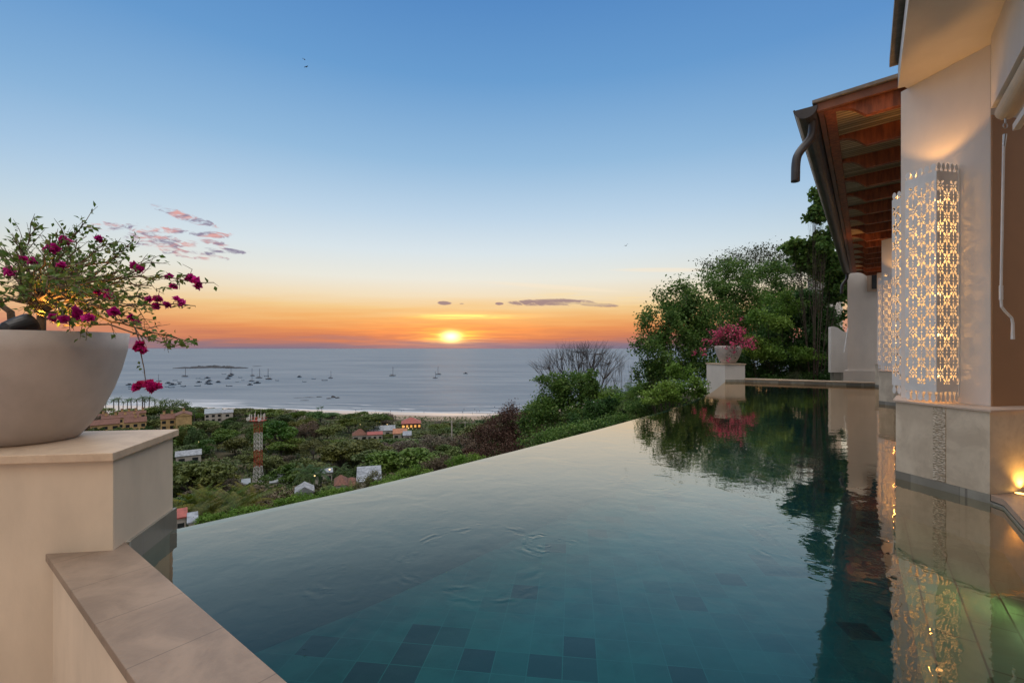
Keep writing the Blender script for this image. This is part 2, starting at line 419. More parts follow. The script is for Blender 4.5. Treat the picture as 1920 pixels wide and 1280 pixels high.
def reed():
    m = bpy.data.materials.new('reed_mat'); m.use_nodes = True
    t = NT(m.node_tree); p = t.n['Principled BSDF']
    tcn = t.n.new('ShaderNodeTexCoord')
    a = t.vm('DOT_PRODUCT', tcn.outputs['Object'], tuple(E))
    fr = t.m('PINGPONG', t.m('MULTIPLY', a, 24.0), 1.0)
    wn = t.n.new('ShaderNodeTexWhiteNoise'); wn.noise_dimensions = '1D'; t.put(wn.inputs['W'], t.m('FLOOR', t.m('MULTIPLY', a, 12.0)))
    c = t.ramp(wn.outputs['Value'], [(0, (.34, .24, .13, 1)), (1, (.62, .46, .27, 1))])
    c = t.mix(t.m('SUBTRACT', 1.0, t.smooth(fr, .05, .3)), c, (.03, .018, .01, 1))
    bp = t.n.new('ShaderNodeBump'); bp.inputs['Distance'].default_value = .01; t.put(bp.inputs['Height'], fr); t.l.new(bp.outputs[0], p.inputs['Normal'])
    t.put(p.inputs['Base Color'], c); p.inputs['Roughness'].default_value = .6
    return m
M['reed'] = reed()

def poolwater():
    m = bpy.data.materials.new('pool_water'); m.use_nodes = True
    t = NT(m.node_tree); t.n.remove(t.n['Principled BSDF']); out = t.n['Material Output']
    tcn = t.n.new('ShaderNodeTexCoord'); vec = tcn.outputs['Object']
    x, y, z = t.sep(vec)
    h = t.m('MULTIPLY', t.noise(vec, 1.9, 2, .5, .6), .0030)
    h = t.m('ADD', h, t.m('MULTIPLY', t.noise(vec, 9.0, 2, .5, .4), .0007))
    def ring(cx, cy, R, k, amp, wd):
        q = t.noise(vec, 3.0, 2, .5)
        r = t.m('SQRT', t.m('ADD', t.m('POWER', t.m('SUBTRACT', x, cx), 2.0), t.m('POWER', t.m('SUBTRACT', y, cy), 2.0)))
        r = t.m('ADD', r, t.m('MULTIPLY', t.m('SUBTRACT', q, .5), .34))
        g = t.m('DIVIDE', t.m('SUBTRACT', r, R), wd)
        env = t.m('EXPONENT', t.m('MULTIPLY', t.m('MULTIPLY', g, g), -1.0))
        env = t.m('MULTIPLY', env, t.smooth(t.noise(vec, 4.5, 3, .6), .48, .64))
        return t.m('MULTIPLY', t.m('MULTIPLY', t.m('SINE', t.m('MULTIPLY', r, k)), env), amp)
    for a in ((-.24, 3.35, .50, 60, .0006, .12), (.25, 3.55, .12, 70, .0010, .10), (1.55, 5.15, .30, 45, .0008, .12), (2.35, 3.5, .45, 50, .0007, .14), (-1.1, 3.0, .15, 60, .0005, .1), (3.3, 6.2, .2, 40, .0008, .12)):
        h = t.m('ADD', h, ring(*a))
    h = t.m('ADD', h, t.m('MULTIPLY', t.m('MULTIPLY', t.noise(t.scale(vec, (1, 1, 1)), 22.0, 2, .5), t.smooth(t.noise(vec, .7, 2, .5), .5, .75)), .0006))
    bp = t.n.new('ShaderNodeBump'); bp.inputs['Distance'].default_value = 1.0; t.put(bp.inputs['Height'], h)
    fr = t.n.new('ShaderNodeLayerWeight'); fr.inputs[0].default_value = .5; t.l.new(bp.outputs[0], fr.inputs['Normal'])
    g_ = lambda q: (q, q, q, 1)
    fac = t.ramp(fr.outputs['Facing'], [(0, g_(.02)), (.30, g_(.035)), (.434, g_(.085)), (.52, g_(.19)), (.585, g_(.28)), (.66, g_(.46)), (.73, g_(.65)), (.82, g_(.78)), (1, g_(.97))])
    gl = t.n.new('ShaderNodeBsdfGlossy'); gl.inputs['Roughness'].default_value = .015; gl.inputs['Color'].default_value = (1, .80, .61, 1); t.l.new(bp.outputs[0], gl.inputs['Normal'])
    tr = t.n.new('ShaderNodeBsdfTransparent'); tr.inputs[0].default_value = (.62, .93, .92, 1)
    mx = t.n.new('ShaderNodeMixShader'); t.put(mx.inputs[0], fac)
    t.l.new(tr.outputs[0], mx.inputs[1]); t.l.new(gl.outputs[0], mx.inputs[2]); t.l.new(mx.outputs[0], out.inputs[0])
    return m
M['water'] = poolwater()

def seamat():
    m = bpy.data.materials.new('sea_water'); m.use_nodes = True
    t = NT(m.node_tree); p = t.n['Principled BSDF']
    geo = t.n.new('ShaderNodeNewGeometry'); pos = geo.outputs['Position']
    x, y, z = t.sep(pos)
    big = t.noise(t.scale(pos, (.0045, .020, 0)), 1.0, 4, .6, .3)
    far = t.noise(t.scale(pos, (.0009, .0035, 0)), 1.0, 4, .6, .3)
    f = t.smooth(t.m('ADD', t.m('MULTIPLY', big, .5), t.m('MULTIPLY', far, .5)), .38, .62)
    col = t.mix(f, (.085, .125, .175, 1), (.20, .235, .275, 1))
    # surf lines near the shore
    Yc = t.m('ADD', 430.0, t.m('ADD', t.m('MULTIPLY', t.m('MAXIMUM', t.m('SUBTRACT', t.m('MULTIPLY', x, -1.0), 60.0), 0.0), .17), t.m('MAXIMUM', x, 0.0)))
    off = t.m('SUBTRACT', y, Yc)
    wob = t.m('MULTIPLY', t.noise(t.scale(pos, (.012, .02, 0)), 1.0, 3, .6), 26.0)
    q = t.m('ADD', off, wob)
    def line(c, wd):
        a = t.m('DIVIDE', t.m('SUBTRACT', q, c), wd); return t.m('EXPONENT', t.m('MULTIPLY', t.m('MULTIPLY', a, a), -1.0))
    brk = t.smooth(t.noise(t.scale(pos, (.02, .01, 0)), 1.0, 3, .6), .42, .6)
    foam = t.m('ADD', t.m('ADD', line(16, 3.5), t.m('MULTIPLY', line(34, 3.0), brk)), t.m('MULTIPLY', line(62, 2.5), t.m('MULTIPLY', brk, .6)), clamp=True)
    lf = t.m('MULTIPLY', t.smooth(t.m('MULTIPLY', x, -1.0), 285, 320), t.m('SUBTRACT', 1.0, t.smooth(q, 40, 95)))
    lf = t.m('MULTIPLY', lf, t.m('ADD', .35, t.m('MULTIPLY', t.smooth(t.noise(t.scale(pos, (.012, .06, 0)), 1.0, 3, .6), .38, .6), .5)))
    foam = t.m('MAXIMUM', foam, lf)
    darkl = t.m('ADD', t.m('MULTIPLY', line(28, 4.5), brk), t.m('MULTIPLY', line(56, 4), brk), clamp=True)
    col = t.mix(t.m('MULTIPLY', darkl, .7), col, (.05, .08, .12, 1))
    col = t.mix(t.m('MULTIPLY', foam, .8), col, (.6, .62, .66, 1))
    t.put(p.inputs['Base Color'], col)
    p.inputs['IOR'].default_value = 1.2
    t.put(p.inputs['Roughness'], t.m('ADD', .40, t.m('MULTIPLY', f, .12)))
    hh = t.m('ADD', t.m('MULTIPLY', t.noise(t.scale(pos, (.02, .06, 0)), 1.0, 4, .6), 1.6), t.m('MULTIPLY', big, 2.0))
    bp = t.n.new('ShaderNodeBump'); bp.inputs['Distance'].default_value = 1.0; t.put(bp.inputs['Height'], hh); t.l.new(bp.outputs[0], p.inputs['Normal'])
    return m
M['sea'] = seamat()

def groundmat():
    m = bpy.data.materials.new('valley_ground'); m.use_nodes = True
    t = NT(m.node_tree); p = t.n['Principled BSDF']
    geo = t.n.new('ShaderNodeNewGeometry'); pos = geo.outputs['Position']; z = t.sep(pos)[2]
    a = t.noise(pos, .06, 5, .65); b = t.noise(pos, .5, 4, .6)
    g = t.mix(t.smooth(a, .38, .62), (.035, .055, .02, 1), (.13, .10, .065, 1))
    g = t.mix(t.m('MULTIPLY', b, .5), g, (.03, .035, .02, 1))
    zz = t.m('SUBTRACT', z, SEA)
    dry = t.mix(t.noise(pos, .3, 3, .6), (.30, .23, .18, 1), (.38, .30, .24, 1))
    wetf = t.m('SUBTRACT', 1.0, t.smooth(zz, .55, .80))
    s = t.mix(wetf, dry, (.50, .43, .38, 1))
    sandf = t.m('SUBTRACT', 1.0, t.smooth(t.m('ADD', zz, t.m('MULTIPLY', b, .4)), 1.6, 2.0))
    t.put(p.inputs['Base Color'], t.mix(sandf, g, s))
    t.put(p.inputs['Roughness'], t.m('SUBTRACT', .95, t.m('MULTIPLY', wetf, .62)))
    t.put(p.inputs['Specular IOR Level'], t.m('ADD', .2, t.m('MULTIPLY', wetf, .8)))
    return m
M['ground'] = groundmat()

# ------------------------------------------------------------------ terrain, sea
def interp(x, xs, ys):
    return float(np.interp(x, xs, ys))
def Ycoast(x): return 430 + max(-x-60, 0)*.17 + max(x, 0)
def tz(x, y, rough=True):
    s = (x+2.8)*-.807+(y-3.85)*.59
    a = interp(s, [-30, -3, 0, 5, 12, 25, 50, 80, 115, 150, 250, 900], [-1.4, -1.6, -3, -6.0, -10, -18.5, -31, -42, -48, -50.5, -53, -60])
    t = Ycoast(x)-y
    wf = min(1, max(0, (-x-285)/50)); t = t/(1+3.0*wf) if t > 0 else t
    b = SEA + interp(t, [-200, 0, 40, 120, 250, 400, 900], [-8, 0, 1.25, 3.4, 8, 13, 40])
    z = min(a, b)
    if rough and b > SEA+2 and s > 3:
        z += mnoise.noise(V3((x*.04, y*.04, 3)))*1.6*min(1, (s-3)/20)
    return z
def build_terrain():
    xs = sorted(set(list(np.linspace(-900, -60, 70))+list(np.linspace(-60, 90, 110))+list(np.linspace(90, 700, 40))))
    ys = sorted(set(list(np.linspace(-60, 120, 110))+list(np.linspace(120, 560, 130))+list(np.linspace(560, 1100, 20))))
    v = []; f = []
    for y in ys:
        for x in xs: v.append((x, y, tz(x, y)))
    nx = len(xs)
    for j in range(len(ys)-1):
        for i in range(nx-1):
            a = j*nx+i; f.append((a, a+1, a+nx+1, a+nx))
    me = mesh_from('terrain', v, f); me.shade_smooth(); me.materials.append(M['ground'])
    o = bpy.data.objects.new('terrain', me); C.objects.link(o); o['kind'] = 'structure'
build_terrain()
mb = MB(); R = 120000
ring = [(R*math.cos(2*math.pi*k/96), R*math.sin(2*math.pi*k/96), SEA) for k in range(96)]
ring2 = [(900*math.cos(2*math.pi*k/96), 600+900*math.sin(2*math.pi*k/96), SEA) for k in range(96)]
mb.poly(ring+ring2, [(k, (k+1) % 96, 96+(k+1) % 96, 96+k) for k in range(96)]+[tuple(96+k for k in range(96))])
tag(obj('sea', mb, M['sea'], fixn=False), kind='structure')

# ------------------------------------------------------------------ the pool
def W0(x, y, z=0.0):            # a point of the photograph lying at height z
    D = (CAMZ-z)*F/(y-653); return V3(((x-960)/F*D, D, z))
edge = [V3((-2.86, 3.80, 0)), W0(328, 992), W0(500, 954), W0(700, 911), W0(870, 869), W0(1044, 825), W0(1150, 797.5), W0(1250, 769), W0(1326, 743), V3((9.55, 20.8, 0))]
# smooth the edge
def chaikin(p, n=2):
    for _ in range(n):
        q = [p[0]]
        for a, b in zip(p[:-1], p[1:]): q += [a*.75+b*.25, a*.25+b*.75]
        q.append(p[-1]); p = q
    return p
edge_s = chaikin(edge, 3)
RL = lambda t: V3((4.449+E.x*t, 5.379+E.y*t, 0))
DK0 = V3((4.61, 4.35, 0)); DKc = V3((1.38, .117, 0))
C1 = V3((-2.675, 3.205, 0))
PR = V3((4.627, 4.492, 0))
pool_poly = edge_s + [V3((10.42, 20.75, 0)), RL(16.4)+EP*1.2, RL(1.2)+EP*1.2, V3((4.449, 5.379, 0)), PR, DK0, DKc, C1]
mb = MB(); mb.poly([(p.x, p.y, 0) for p in pool_poly], [tuple(reversed(range(len(pool_poly))))])
wtr = obj('pool_water', mb, M['water'], fixn=False); tag(wtr, kind='structure')
for pl in wtr.data.polygons:
    if pl.normal.z < 0: wtr.data.flip_normals(); break

pool = thing('infinity_pool', (0, 3, -1.5), 'dark teal tiled infinity pool whose long edge curves away over the valley', 'swimming pool')
mb = MB(); fl = [p.copy() for p in pool_poly]
big = [V3((-4, 2.5, 0)), V3((-4, 4.5, 0))]
mb.poly([(p.x, p.y, -1.25) for p in pool_poly], [tuple(range(len(pool_poly)))])
obj('floor', mb, M['pooltile'], pool)
# weir wall: ledge just under water inside the curved edge, rim, outer face
mb = MB(); n = len(edge_s); nrm = []
for i in range(n):
    t = (edge_s[min(i+1, n-1)]-edge_s[max(i-1, 0)]).normalized(); nrm.append(V3((t.y, -t.x, 0)))
rings = []
for off, z in ((0.0, -3.2), (0.0, -.006), (.06, -.012), (.061, -.16), (.075, -.6), (.08, -1.25)):
    rings.append([(edge_s[i]+nrm[i]*off+V3((0, 0, z))) for i in range(n)])
vv = [tuple(p) for r in rings for p in r]
mb.poly(vv, [(k*n+i, k*n+i+1, (k+1)*n+i+1, (k+1)*n+i) for k in range(len(rings)-1) for i in range(n-1)])
obj('weir_edge', mb, M['weir'], pool)
# bench shelf beside the deck
mb = MB(); a = DKc+E*.4; 
sh_poly = [a, a-EP*.72, V3((4.449, 5.379, 0))-EP*.10+E*1.6, V3((4.449, 5.379, 0))+E*1.6, V3((4.449, 5.379, 0)), PR, DK0]
mb.prism([(p.x, p.y) for p in sh_poly], -1.249, -.42)
obj('shelf', mb, M['shelftile'], pool)
mb = MB()
walls = [C1, DKc, DK0, PR]
for a, b in zip(walls[:-1], walls[1:]): mb.poly([(a.x, a.y, -1.25), (b.x, b.y, -1.25), (b.x, b.y, .02), (a.x, a.y, .02)], [(0, 1, 2, 3)])
a, b = RL(16.4)+EP*1.2, RL(1.2)+EP*1.2; mb.poly([(a.x, a.y, -1.25), (b.x, b.y, -1.25), (b.x, b.y, .085), (a.x, a.y, .085)], [(0, 1, 2, 3)])
obj('side_wall', mb, M['slate'], pool)
# niche lamp in the deck wall
lp = DK0-E*1.35-EP*.012+V3((0, 0, -.2))
mb = MB(); mb.tube([lp, lp-EP*.02], .07, 20)
obj('niche_lamp', mb, mat('pool_lens', (.7, .9, .6), .3, emit=(.6, 1, .45), estr=2.5), pool)
pl = bpy.data.lights.new('niche_light', 'SPOT'); pl.energy = 18; pl.color = (.85, 1, .42); pl.spot_size = math.radians(150); pl.spot_blend = .9; pl.shadow_soft_size = .06
po = bpy.data.objects.new('niche_light', pl); C.objects.link(po); po.location = lp-EP*.06+V3((0, 0, .02))-wloc(pool)
po.rotation_euler = (EP*1.0+V3((0, 0, .35))).to_track_quat('Z', 'Y').to_euler(); po.parent = pool

# far end wall of the pool
fw = thing('pool_end_wall', (12.4, 19.8, -1), 'low slate-clad stone wall closing the far end of the pool', 'wall')
A0, B0 = V3((10.40, 20.78, 0)), RL(16.4)+E*0
dv = (B0-A0).normalized(); nv = V3((-dv.y, dv.x, 0))
mb = MB(); mb.prism([tuple((A0)[:2]), tuple((B0+dv*1.6)[:2]), tuple((B0+dv*1.6+nv*.4)[:2]), tuple((A0+nv*.4)[:2])], -2.5, .10); obj('wall_body', mb, M['slate'], fw)
mb = MB(); mb.prism([tuple((A0-nv*.03)[:2]), tuple((B0+dv*1.6-nv*.03)[:2]), tuple((B0+dv*1.6+nv*.43)[:2]), tuple((A0+nv*.43)[:2])], .10, .15); obj('coping', mb, M['slab'], fw)

# ------------------------------------------------------------------ near pedestal, coping wall
ped = thing('planter_pedestal', (-3.6, 3.4, -1.4), 'cream plastered pedestal with stone top carrying the big bowl at the left', 'pedestal')
fd = V3((-.991, -.13, 0)); bd = V3((-.21, .89, 0))
a, b = V3((-2.63, 3.06, 0)), V3((-2.835, 3.88, 0)); c, dd = b+fd*2.4, a+fd*2.4
mb = MB(); mb.prism([p[:2] for p in (a, b, c, dd)], -1.4, .765); obj('pedestal_body', mb, M['cream'], ped, bevel=.004)
a2, b2 = V3((-2.600, 3.022, 0)), V3((-2.81, 3.915, 0)); c2, d2 = b2+fd*2.5, a2+fd*2.5
mb = MB(); mb.prism([p[:2] for p in (a2, b2, c2, d2)], .765, .82); obj('pedestal_top', mb, M['slab'], ped, bevel=.005)
mb = MB(); o_ = V3((.975, .22, 0))*.022
a3 = a+(b-a)*.17; b3 = b+(b-a)*.02
mb.prism([p[:2] for p in (a3, a3+o_, b3+o_, b3)], -1.3, .165); obj('base_strip', mb, M['slate'], ped)

cw = thing('coping_wall', (-1.2, 1.6, -1.4), 'low cream wall with wide tan stone coping beside the pool, nearest the camera', 'wall')
o1 = V3((.606, .796, 0))
s0 = C1-CW*.03; e0 = C1+CW*5.4
wr = .368
mb = MB(); mb.prism([p[:2] for p in (s0-CW*.12, s0-CW*.44-o1*wr, e0-o1*wr, e0)], .12, .17); obj('coping', mb, M['coping'], cw, bevel=.004)
mb = MB(); mb.prism([p[:2] for p in (s0-o1*.02, s0-o1*(wr-.03)-CW*.15, e0-o1*(wr-.03), e0-o1*.02)], -1.4, .12); obj('wall_body', mb, M['cream'], cw)
mb = MB(); mb.prism([(-9, -6), (6, -6), (6, -2), (1.3, -.5), (-2.9, 3.2), (-9, 2.6)], -1.5, -.95); tag(obj('terrace_floor', mb, M['deck']), kind='structure')

# ------------------------------------------------------------------ bowls
prof = [(.0, 0), (.27, .0), (.29, .012), (.345, .08), (.42, .20), (.49, .36), (.54, .52), (.572, .66), (.588, .80), (.570, .80), (.555, .74), (.54, .70)]
def bowl(c, label):
    t = thing('planter_bowl', c, label, 'planter bowl', 'white bowls on the two pedestals')
    obj('bowl_shell', MB().lathe(c, prof, 64), M['bowl'], t, smooth=True)
    s = MB().lathe((c[0], c[1], c[2]+.70), [(0, .03), (.3, .02), (.545, .0)], 32); obj('soil', s, M['soil'], t)
    return t
BC = V3((-3.60, 3.45, .82)); bowl(BC, 'large pale clay bowl planter on the near pedestal at the left edge')
FC = V3((9.95, 21.35, .82)); bowl(FC, 'small-looking white bowl planter on the far pedestal beyond the pool')
fp = thing('planter_pedestal', (9.9, 21.3, -3.2), 'white square pedestal with thin stone top at the far end of the pool edge', 'pedestal')
q = [V3((9.55, 20.8, 0)), V3((10.42, 20.75, 0)), V3((10.35, 21.95, 0)), V3((9.12, 21.75, 0))]
mb = MB(); mb.prism([p[:2] for p in q], -3.4, .77); obj('pedestal_body', mb, M['white'], fp)
cc_ = sum(q, V3((0, 0, 0)))/4; q2 = [p+(p-cc_).normalized()*.05 for p in q]
mb = MB(); mb.prism([p[:2] for p in q2], .77, .82); obj('pedestal_top', mb, M['slab'], fp)
mb = MB(); mb.prism([p[:2] for p in (q[0]+V3((.0, -.02, 0)), q[1]+V3((0, -.02, 0)), q[1], q[0])], -1, .11); obj('base_strip', mb, M['slate'], fp)

# ------------------------------------------------------------------ leaves
def leaf_mesh(name, pts, size, up=.3, fold=.18, aspect=.55, sizevar=.35, dirs=None):
    pts = np.asarray(pts, dtype=np.float64); n = len(pts)
    d = rng.normal(size=(n, 3)) if dirs is None else np.asarray(dirs, dtype=np.float64)+rng.normal(size=(n, 3))*.5
    d /= np.linalg.norm(d, axis=1)[:, None]+1e-9
    nn = rng.normal(size=(n, 3)); nn[:, 2] = np.abs(nn[:, 2])+up
    s = np.cross(nn, d); s /= np.linalg.norm(s, axis=1)[:, None]+1e-9
    nn = np.cross(d, s)
    L = size*(1+rng.uniform(-sizevar, sizevar, n))[:, None]
    base = pts-d*L*.5; tip = pts+d*L*.5
    mid = pts-d*L*.08+nn*L*fold
    l = mid+s*L*aspect*.5-nn*L*fold*.0; r = mid-s*L*aspect*.5
    base = base; co = np.empty((n*4, 3)); co[0::4] = base; co[1::4] = r; co[2::4] = tip; co[3::4] = l
    me = bpy.data.meshes.new(name); me.vertices.add(n*4); me.vertices.foreach_set('co', co.ravel())
    me.loops.add(n*4); me.loops.foreach_set('vertex_index', np.arange(n*4, dtype=np.int32))
    me.polygons.add(n); me.polygons.foreach_set('loop_start', np.arange(0, n*4, 4, dtype=np.int32))
    me.polygons.foreach_set('loop_total', np.full(n, 4, dtype=np.int32))
    me.update(calc_edges=True); me.validate(); return me
def leaf_obj(name, pts, size, m, parent, world=True, **k):
    me = leaf_mesh(name, pts, size, **k); me.materials.append(m)
    if parent is not None and world: me.transform(Matrix.Translation(-wloc(parent)))
    o = bpy.data.objects.new(name, me); C.objects.link(o); o.parent = parent; return o
def rv(s=1.0): return V3((rnd.gauss(0, s), rnd.gauss(0, s), rnd.gauss(0, s)))
def curve3(a, b, bend, n=6, sag=0.0):
    mid = (a+b)/2+bend
    out = []
    for i in range(n+1):
        t = i/n; p = a*(1-t)**2+mid*2*t*(1-t)+b*t*t; p.z -= sag*t*t
        out.append(p)
    return out

LEAFK = 1.25
def clump_tree(name, label, cat, base, clumps, nleaf, lsize, lm, bm_, tr=.16, group=None, twigs=8, dens=None, sub=14, subr=.225, lean=None, aspect=.55):
    """a tree: trunk with limbs into every clump of its crown, twigs, leaves in sub-clumps"""
    root = thing(name, base, label, cat, group)
    nleaf = int(nleaf*LEAFK)
    cen = sum((V3(c[:3]) for c in clumps), V3((0, 0, 0)))/len(clumps)
    base = V3(base); ztop = max(c[2] for c in clumps)
    lead = V3((cen.x, cen.y, base.z+(ztop-base.z)*.85)); fork = base.lerp(lead, .35)
    mbt = MB(); tk = curve3(base-V3((0, 0, .5)), lead, rv(.04*(lead-base).length), 14)
    mbt.tube(tk, [tr*(1-.8*i/14) for i in range(15)], 8)
    mbb = MB(); pts = []
    tot = sum(c[3]*c[4]*c[5] for c in clumps)**1.0
    wts = [(c[3]*c[4]*c[5])**.8 for c in clumps]; sw = sum(wts)
    for c, wt in zip(clumps, wts):
        cc = V3(c[:3]); rr = V3(c[3:6])
        ln = (cc-fork).length
        hz = math.hypot(cc.x-lead.x, cc.y-lead.y); zs_ = cc.z-.9*hz-.2
        ks = min(range(2, 14), key=lambda k_: abs(tk[k_].z-zs_)); sp0 = tk[ks]
        lb = curve3(sp0, cc, V3((0, 0, -.10*hz))+rv(.05*hz), 6)
        r0 = max(.02, tr*(1-.8*ks/14)*.62)
        mbb.tube(lb, [r0*(1-.75*i/6) for i in range(7)], 6)
        k = max(30, int(nleaf*wt/sw)); sc = []
        for _ in range(sub):
            while True:
                q = V3((rnd.uniform(-1, 1), rnd.uniform(-1, 1), rnd.uniform(-1, 1)))
                if .3 < q.length < 1: break
            q = q.normalized()*(.45+.5*rnd.random()**.5); sc.append(cc+V3((q.x*rr.x, q.y*rr.y, q.z*rr.z)))
        for s_ in sc:
            st = lb[rnd.choice((3, 4, 5, 6))]
            tw = curve3(st, s_, rv(.07*(s_-st).length), 4)
            mbb.tube(tw, [r0*.28, r0*.22, r0*.16, r0*.11, r0*.06], 4, cap=False)
            for _ in range(twigs//2):
                e2 = s_+V3((rnd.gauss(0, rr.x*subr), rnd.gauss(0, rr.y*subr), rnd.gauss(0, rr.z*subr)))*1.3+(V3((0, 0, 0)) if nleaf else (s_-sp0).normalized()*rr.x*.5)
                mbb.tube([s_.lerp(st, .2*rnd.random()), (s_+e2)/2+rv(.03), e2], [r0*.09, r0*.07, r0*.03], 3, cap=False)
        sc = np.array([tuple(p) for p in sc]); idx = rng.integers(0, len(sc), k)
        pp = sc[idx]+rng.normal(size=(k, 3))*np.array(tuple(rr))*subr
        pts.append(pp)
    obj('trunk', mbt, bm_, root, smooth=True, fixn=False)
    obj('branches', mbb, bm_, root, smooth=True, fixn=False)
    if nleaf: leaf_obj('crown', np.concatenate(pts), lsize, lm, root, aspect=aspect)
    return root

# ------------------------------------------------------------------ near bougainvillea
def bougain():
    T0 = V3(P(72, 640, 3.45)); T0.z = 1.54; root = thing('bougainvillea', T0, 'sparse arching bougainvillea with magenta flowers in the near bowl', 'shrub')
    br = MB(); tk = MB()
    f1 = P(78, 588, 3.45)
    tk.tube([T0-V3((0, 0, .05)), T0.lerp(f1, .5)+V3((.008, 0, 0)), f1], [.034, .028, .026], 10)
    fl = P(55, 565, 3.40); fr = P(95, 568, 3.5); ff = P(75, 560, 3.25)
    tk.tube([f1, P(66, 575, 3.43), fl, P(38, 545, 3.38)], [.025, .021, .018, .015], 8); tk.tube([f1, P(88, 578, 3.47), fr, P(115, 550, 3.52)], [.025, .021, .018, .014], 8); tk.tube([f1, ff, P(90, 535, 3.2)], [.02, .016, .013], 8)
    # a second stem and a crossing one at the back left
    tk.tube([V3((-3.75, 3.5, 1.5)), P(20, 585, 3.5), P(-15, 560, 3.5)], [.03, .022, .016], 8)
    tk.tube([P(10, 560, 3.5)+V3((0, 0, 0)), P(60, 567, 3.45), P(110, 556, 3.5), P(140, 540, 3.55)], [.012, .012, .010, .008], 6)
    obj('trunk', tk, M['stem'], root, smooth=True, fixn=False)
    ends = [(378, 530, 3.3), (345, 572, 3.2), (357, 641, 3.2), (250, 452, 3.5), (160, 416, 3.5), (262, 505, 3.1), (282, 492, 3.6), (240, 605, 3.0), (248, 595, 3.3),
            (65, 432, 3.5), (120, 440, 3.2), (200, 455, 3.9), (30, 455, 3.3), (-30, 440, 3.6), (-90, 470, 3.3), (-140, 520, 3.7), (-120, 580, 3.1), (-60, 600, 2.8),
            (180, 500, 2.9), (90, 470, 2.8), (20, 500, 2.75), (150, 540, 2.75), (215, 555, 2.85), (230, 520, 3.8), (140, 480, 4.1), (60, 480, 4.2), (-20, 500, 4.2), (200, 590, 3.9),
            (275, 560, 3.4), (105, 520, 2.6), (40, 545, 2.7), (170, 610, 3.2), (130, 600, 2.95), (190, 470, 3.4), (110, 455, 3.75), (8, 470, 3.9), (-60, 455, 3.0), (285, 535, 3.15),
            (225, 480, 3.2), (150, 450, 3.65), (60, 510, 3.0), (240, 545, 3.6), (165, 520, 4.0), (260, 580, 3.05)]
    leaves = []; ld = []; tips = []
    def leafline(p0, p1, n):
        for _ in range(n):
            if rnd.random() < .05: continue
            q = p0.lerp(p1, rnd.random()); o = rv(1).normalized(); leaves.append(q+o*.028); ld.append(o+(p1-p0).normalized()*.6)
    for (x, y, D) in ends:
        e = P(x, y, D); st = rnd.choice([fl, fr, ff, f1, P(115, 550, 3.52), P(38, 545, 3.38)]) if x > 0 else rnd.choice([fl, P(-15, 560, 3.5), P(38, 545, 3.38)])
        L = (e-st).length
        c = curve3(st, e, V3((0, 0, .07*L))+rv(.05*L), 12)
        c = [p+rv(.008) if 0 < i < 12 else p for i, p in enumerate(c)]
        br.tube(c, [.0085*(1-.75*i/12)+.0012 for i in range(13)], 5, cap=False)
        tips.append(e)
        for i in range(3, 13):
            if i > 4: leafline(c[i-1], c[i], 2)
            for _ in range(rnd.choice((1, 1, 2))):
                dd_ = (c[i]-c[i-1]).normalized()+rv(.55)
                dd_.z += .1; dd_.normalize()
                l2 = rnd.uniform(.08, .26)*(1.15-.5*i/12); e2 = c[i]+dd_*l2; m2 = (c[i]+e2)/2+rv(.015)
                br.tube([c[i], m2, e2], [.0032, .0024, .0012], 4, cap=False)
                leafline(c[i].lerp(m2, .5), e2, rnd.choice((2, 3, 4)) if x < 290 else 2)
                if rnd.random() < .5:
                    e3 = m2+(dd_+rv(.7)).normalized()*l2*.5
                    br.tube([m2, e3], [.002, .001], 3, cap=False); leafline(m2, e3, 1)
    # hanging shoot
    hs = [P(252, 612, 3.1), P(262, 640, 3.02), P(264, 662, 3.0), P(270, 690, 3.0), P(274, 722, 3.0)]
    br.tube(hs, [.005, .004, .0035, .003, .0025], 5, cap=False); leafline(hs[1], hs[2], 5); leafline(hs[2], hs[3], 3); leafline(hs[3]+V3((0, 0, -.03)), hs[4], 1)
    br.tube([hs[4], P(262, 727, 3.0)], .002, 4)
    sp = [P(120, 610, 3.35), P(205, 608, 3.2), P(262, 628, 3.08), P(300, 640, 3.1), P(330, 648, 3.08), P(357, 641, 3.05)]
    br.tube(sp, [.007, .006, .005, .004, .003, .0015], 5, cap=False)
    for a, b in zip(sp[2:-1], sp[3:]): leafline(a, b, 13)
    obj('branches', br, M['stem'], root, smooth=True, fixn=False)
    leaf_obj('foliage', [tuple(p) for p in leaves], .040, M['bleaf'], root, dirs=[tuple(q) for q in ld], aspect=.62, fold=.12, up=.9)
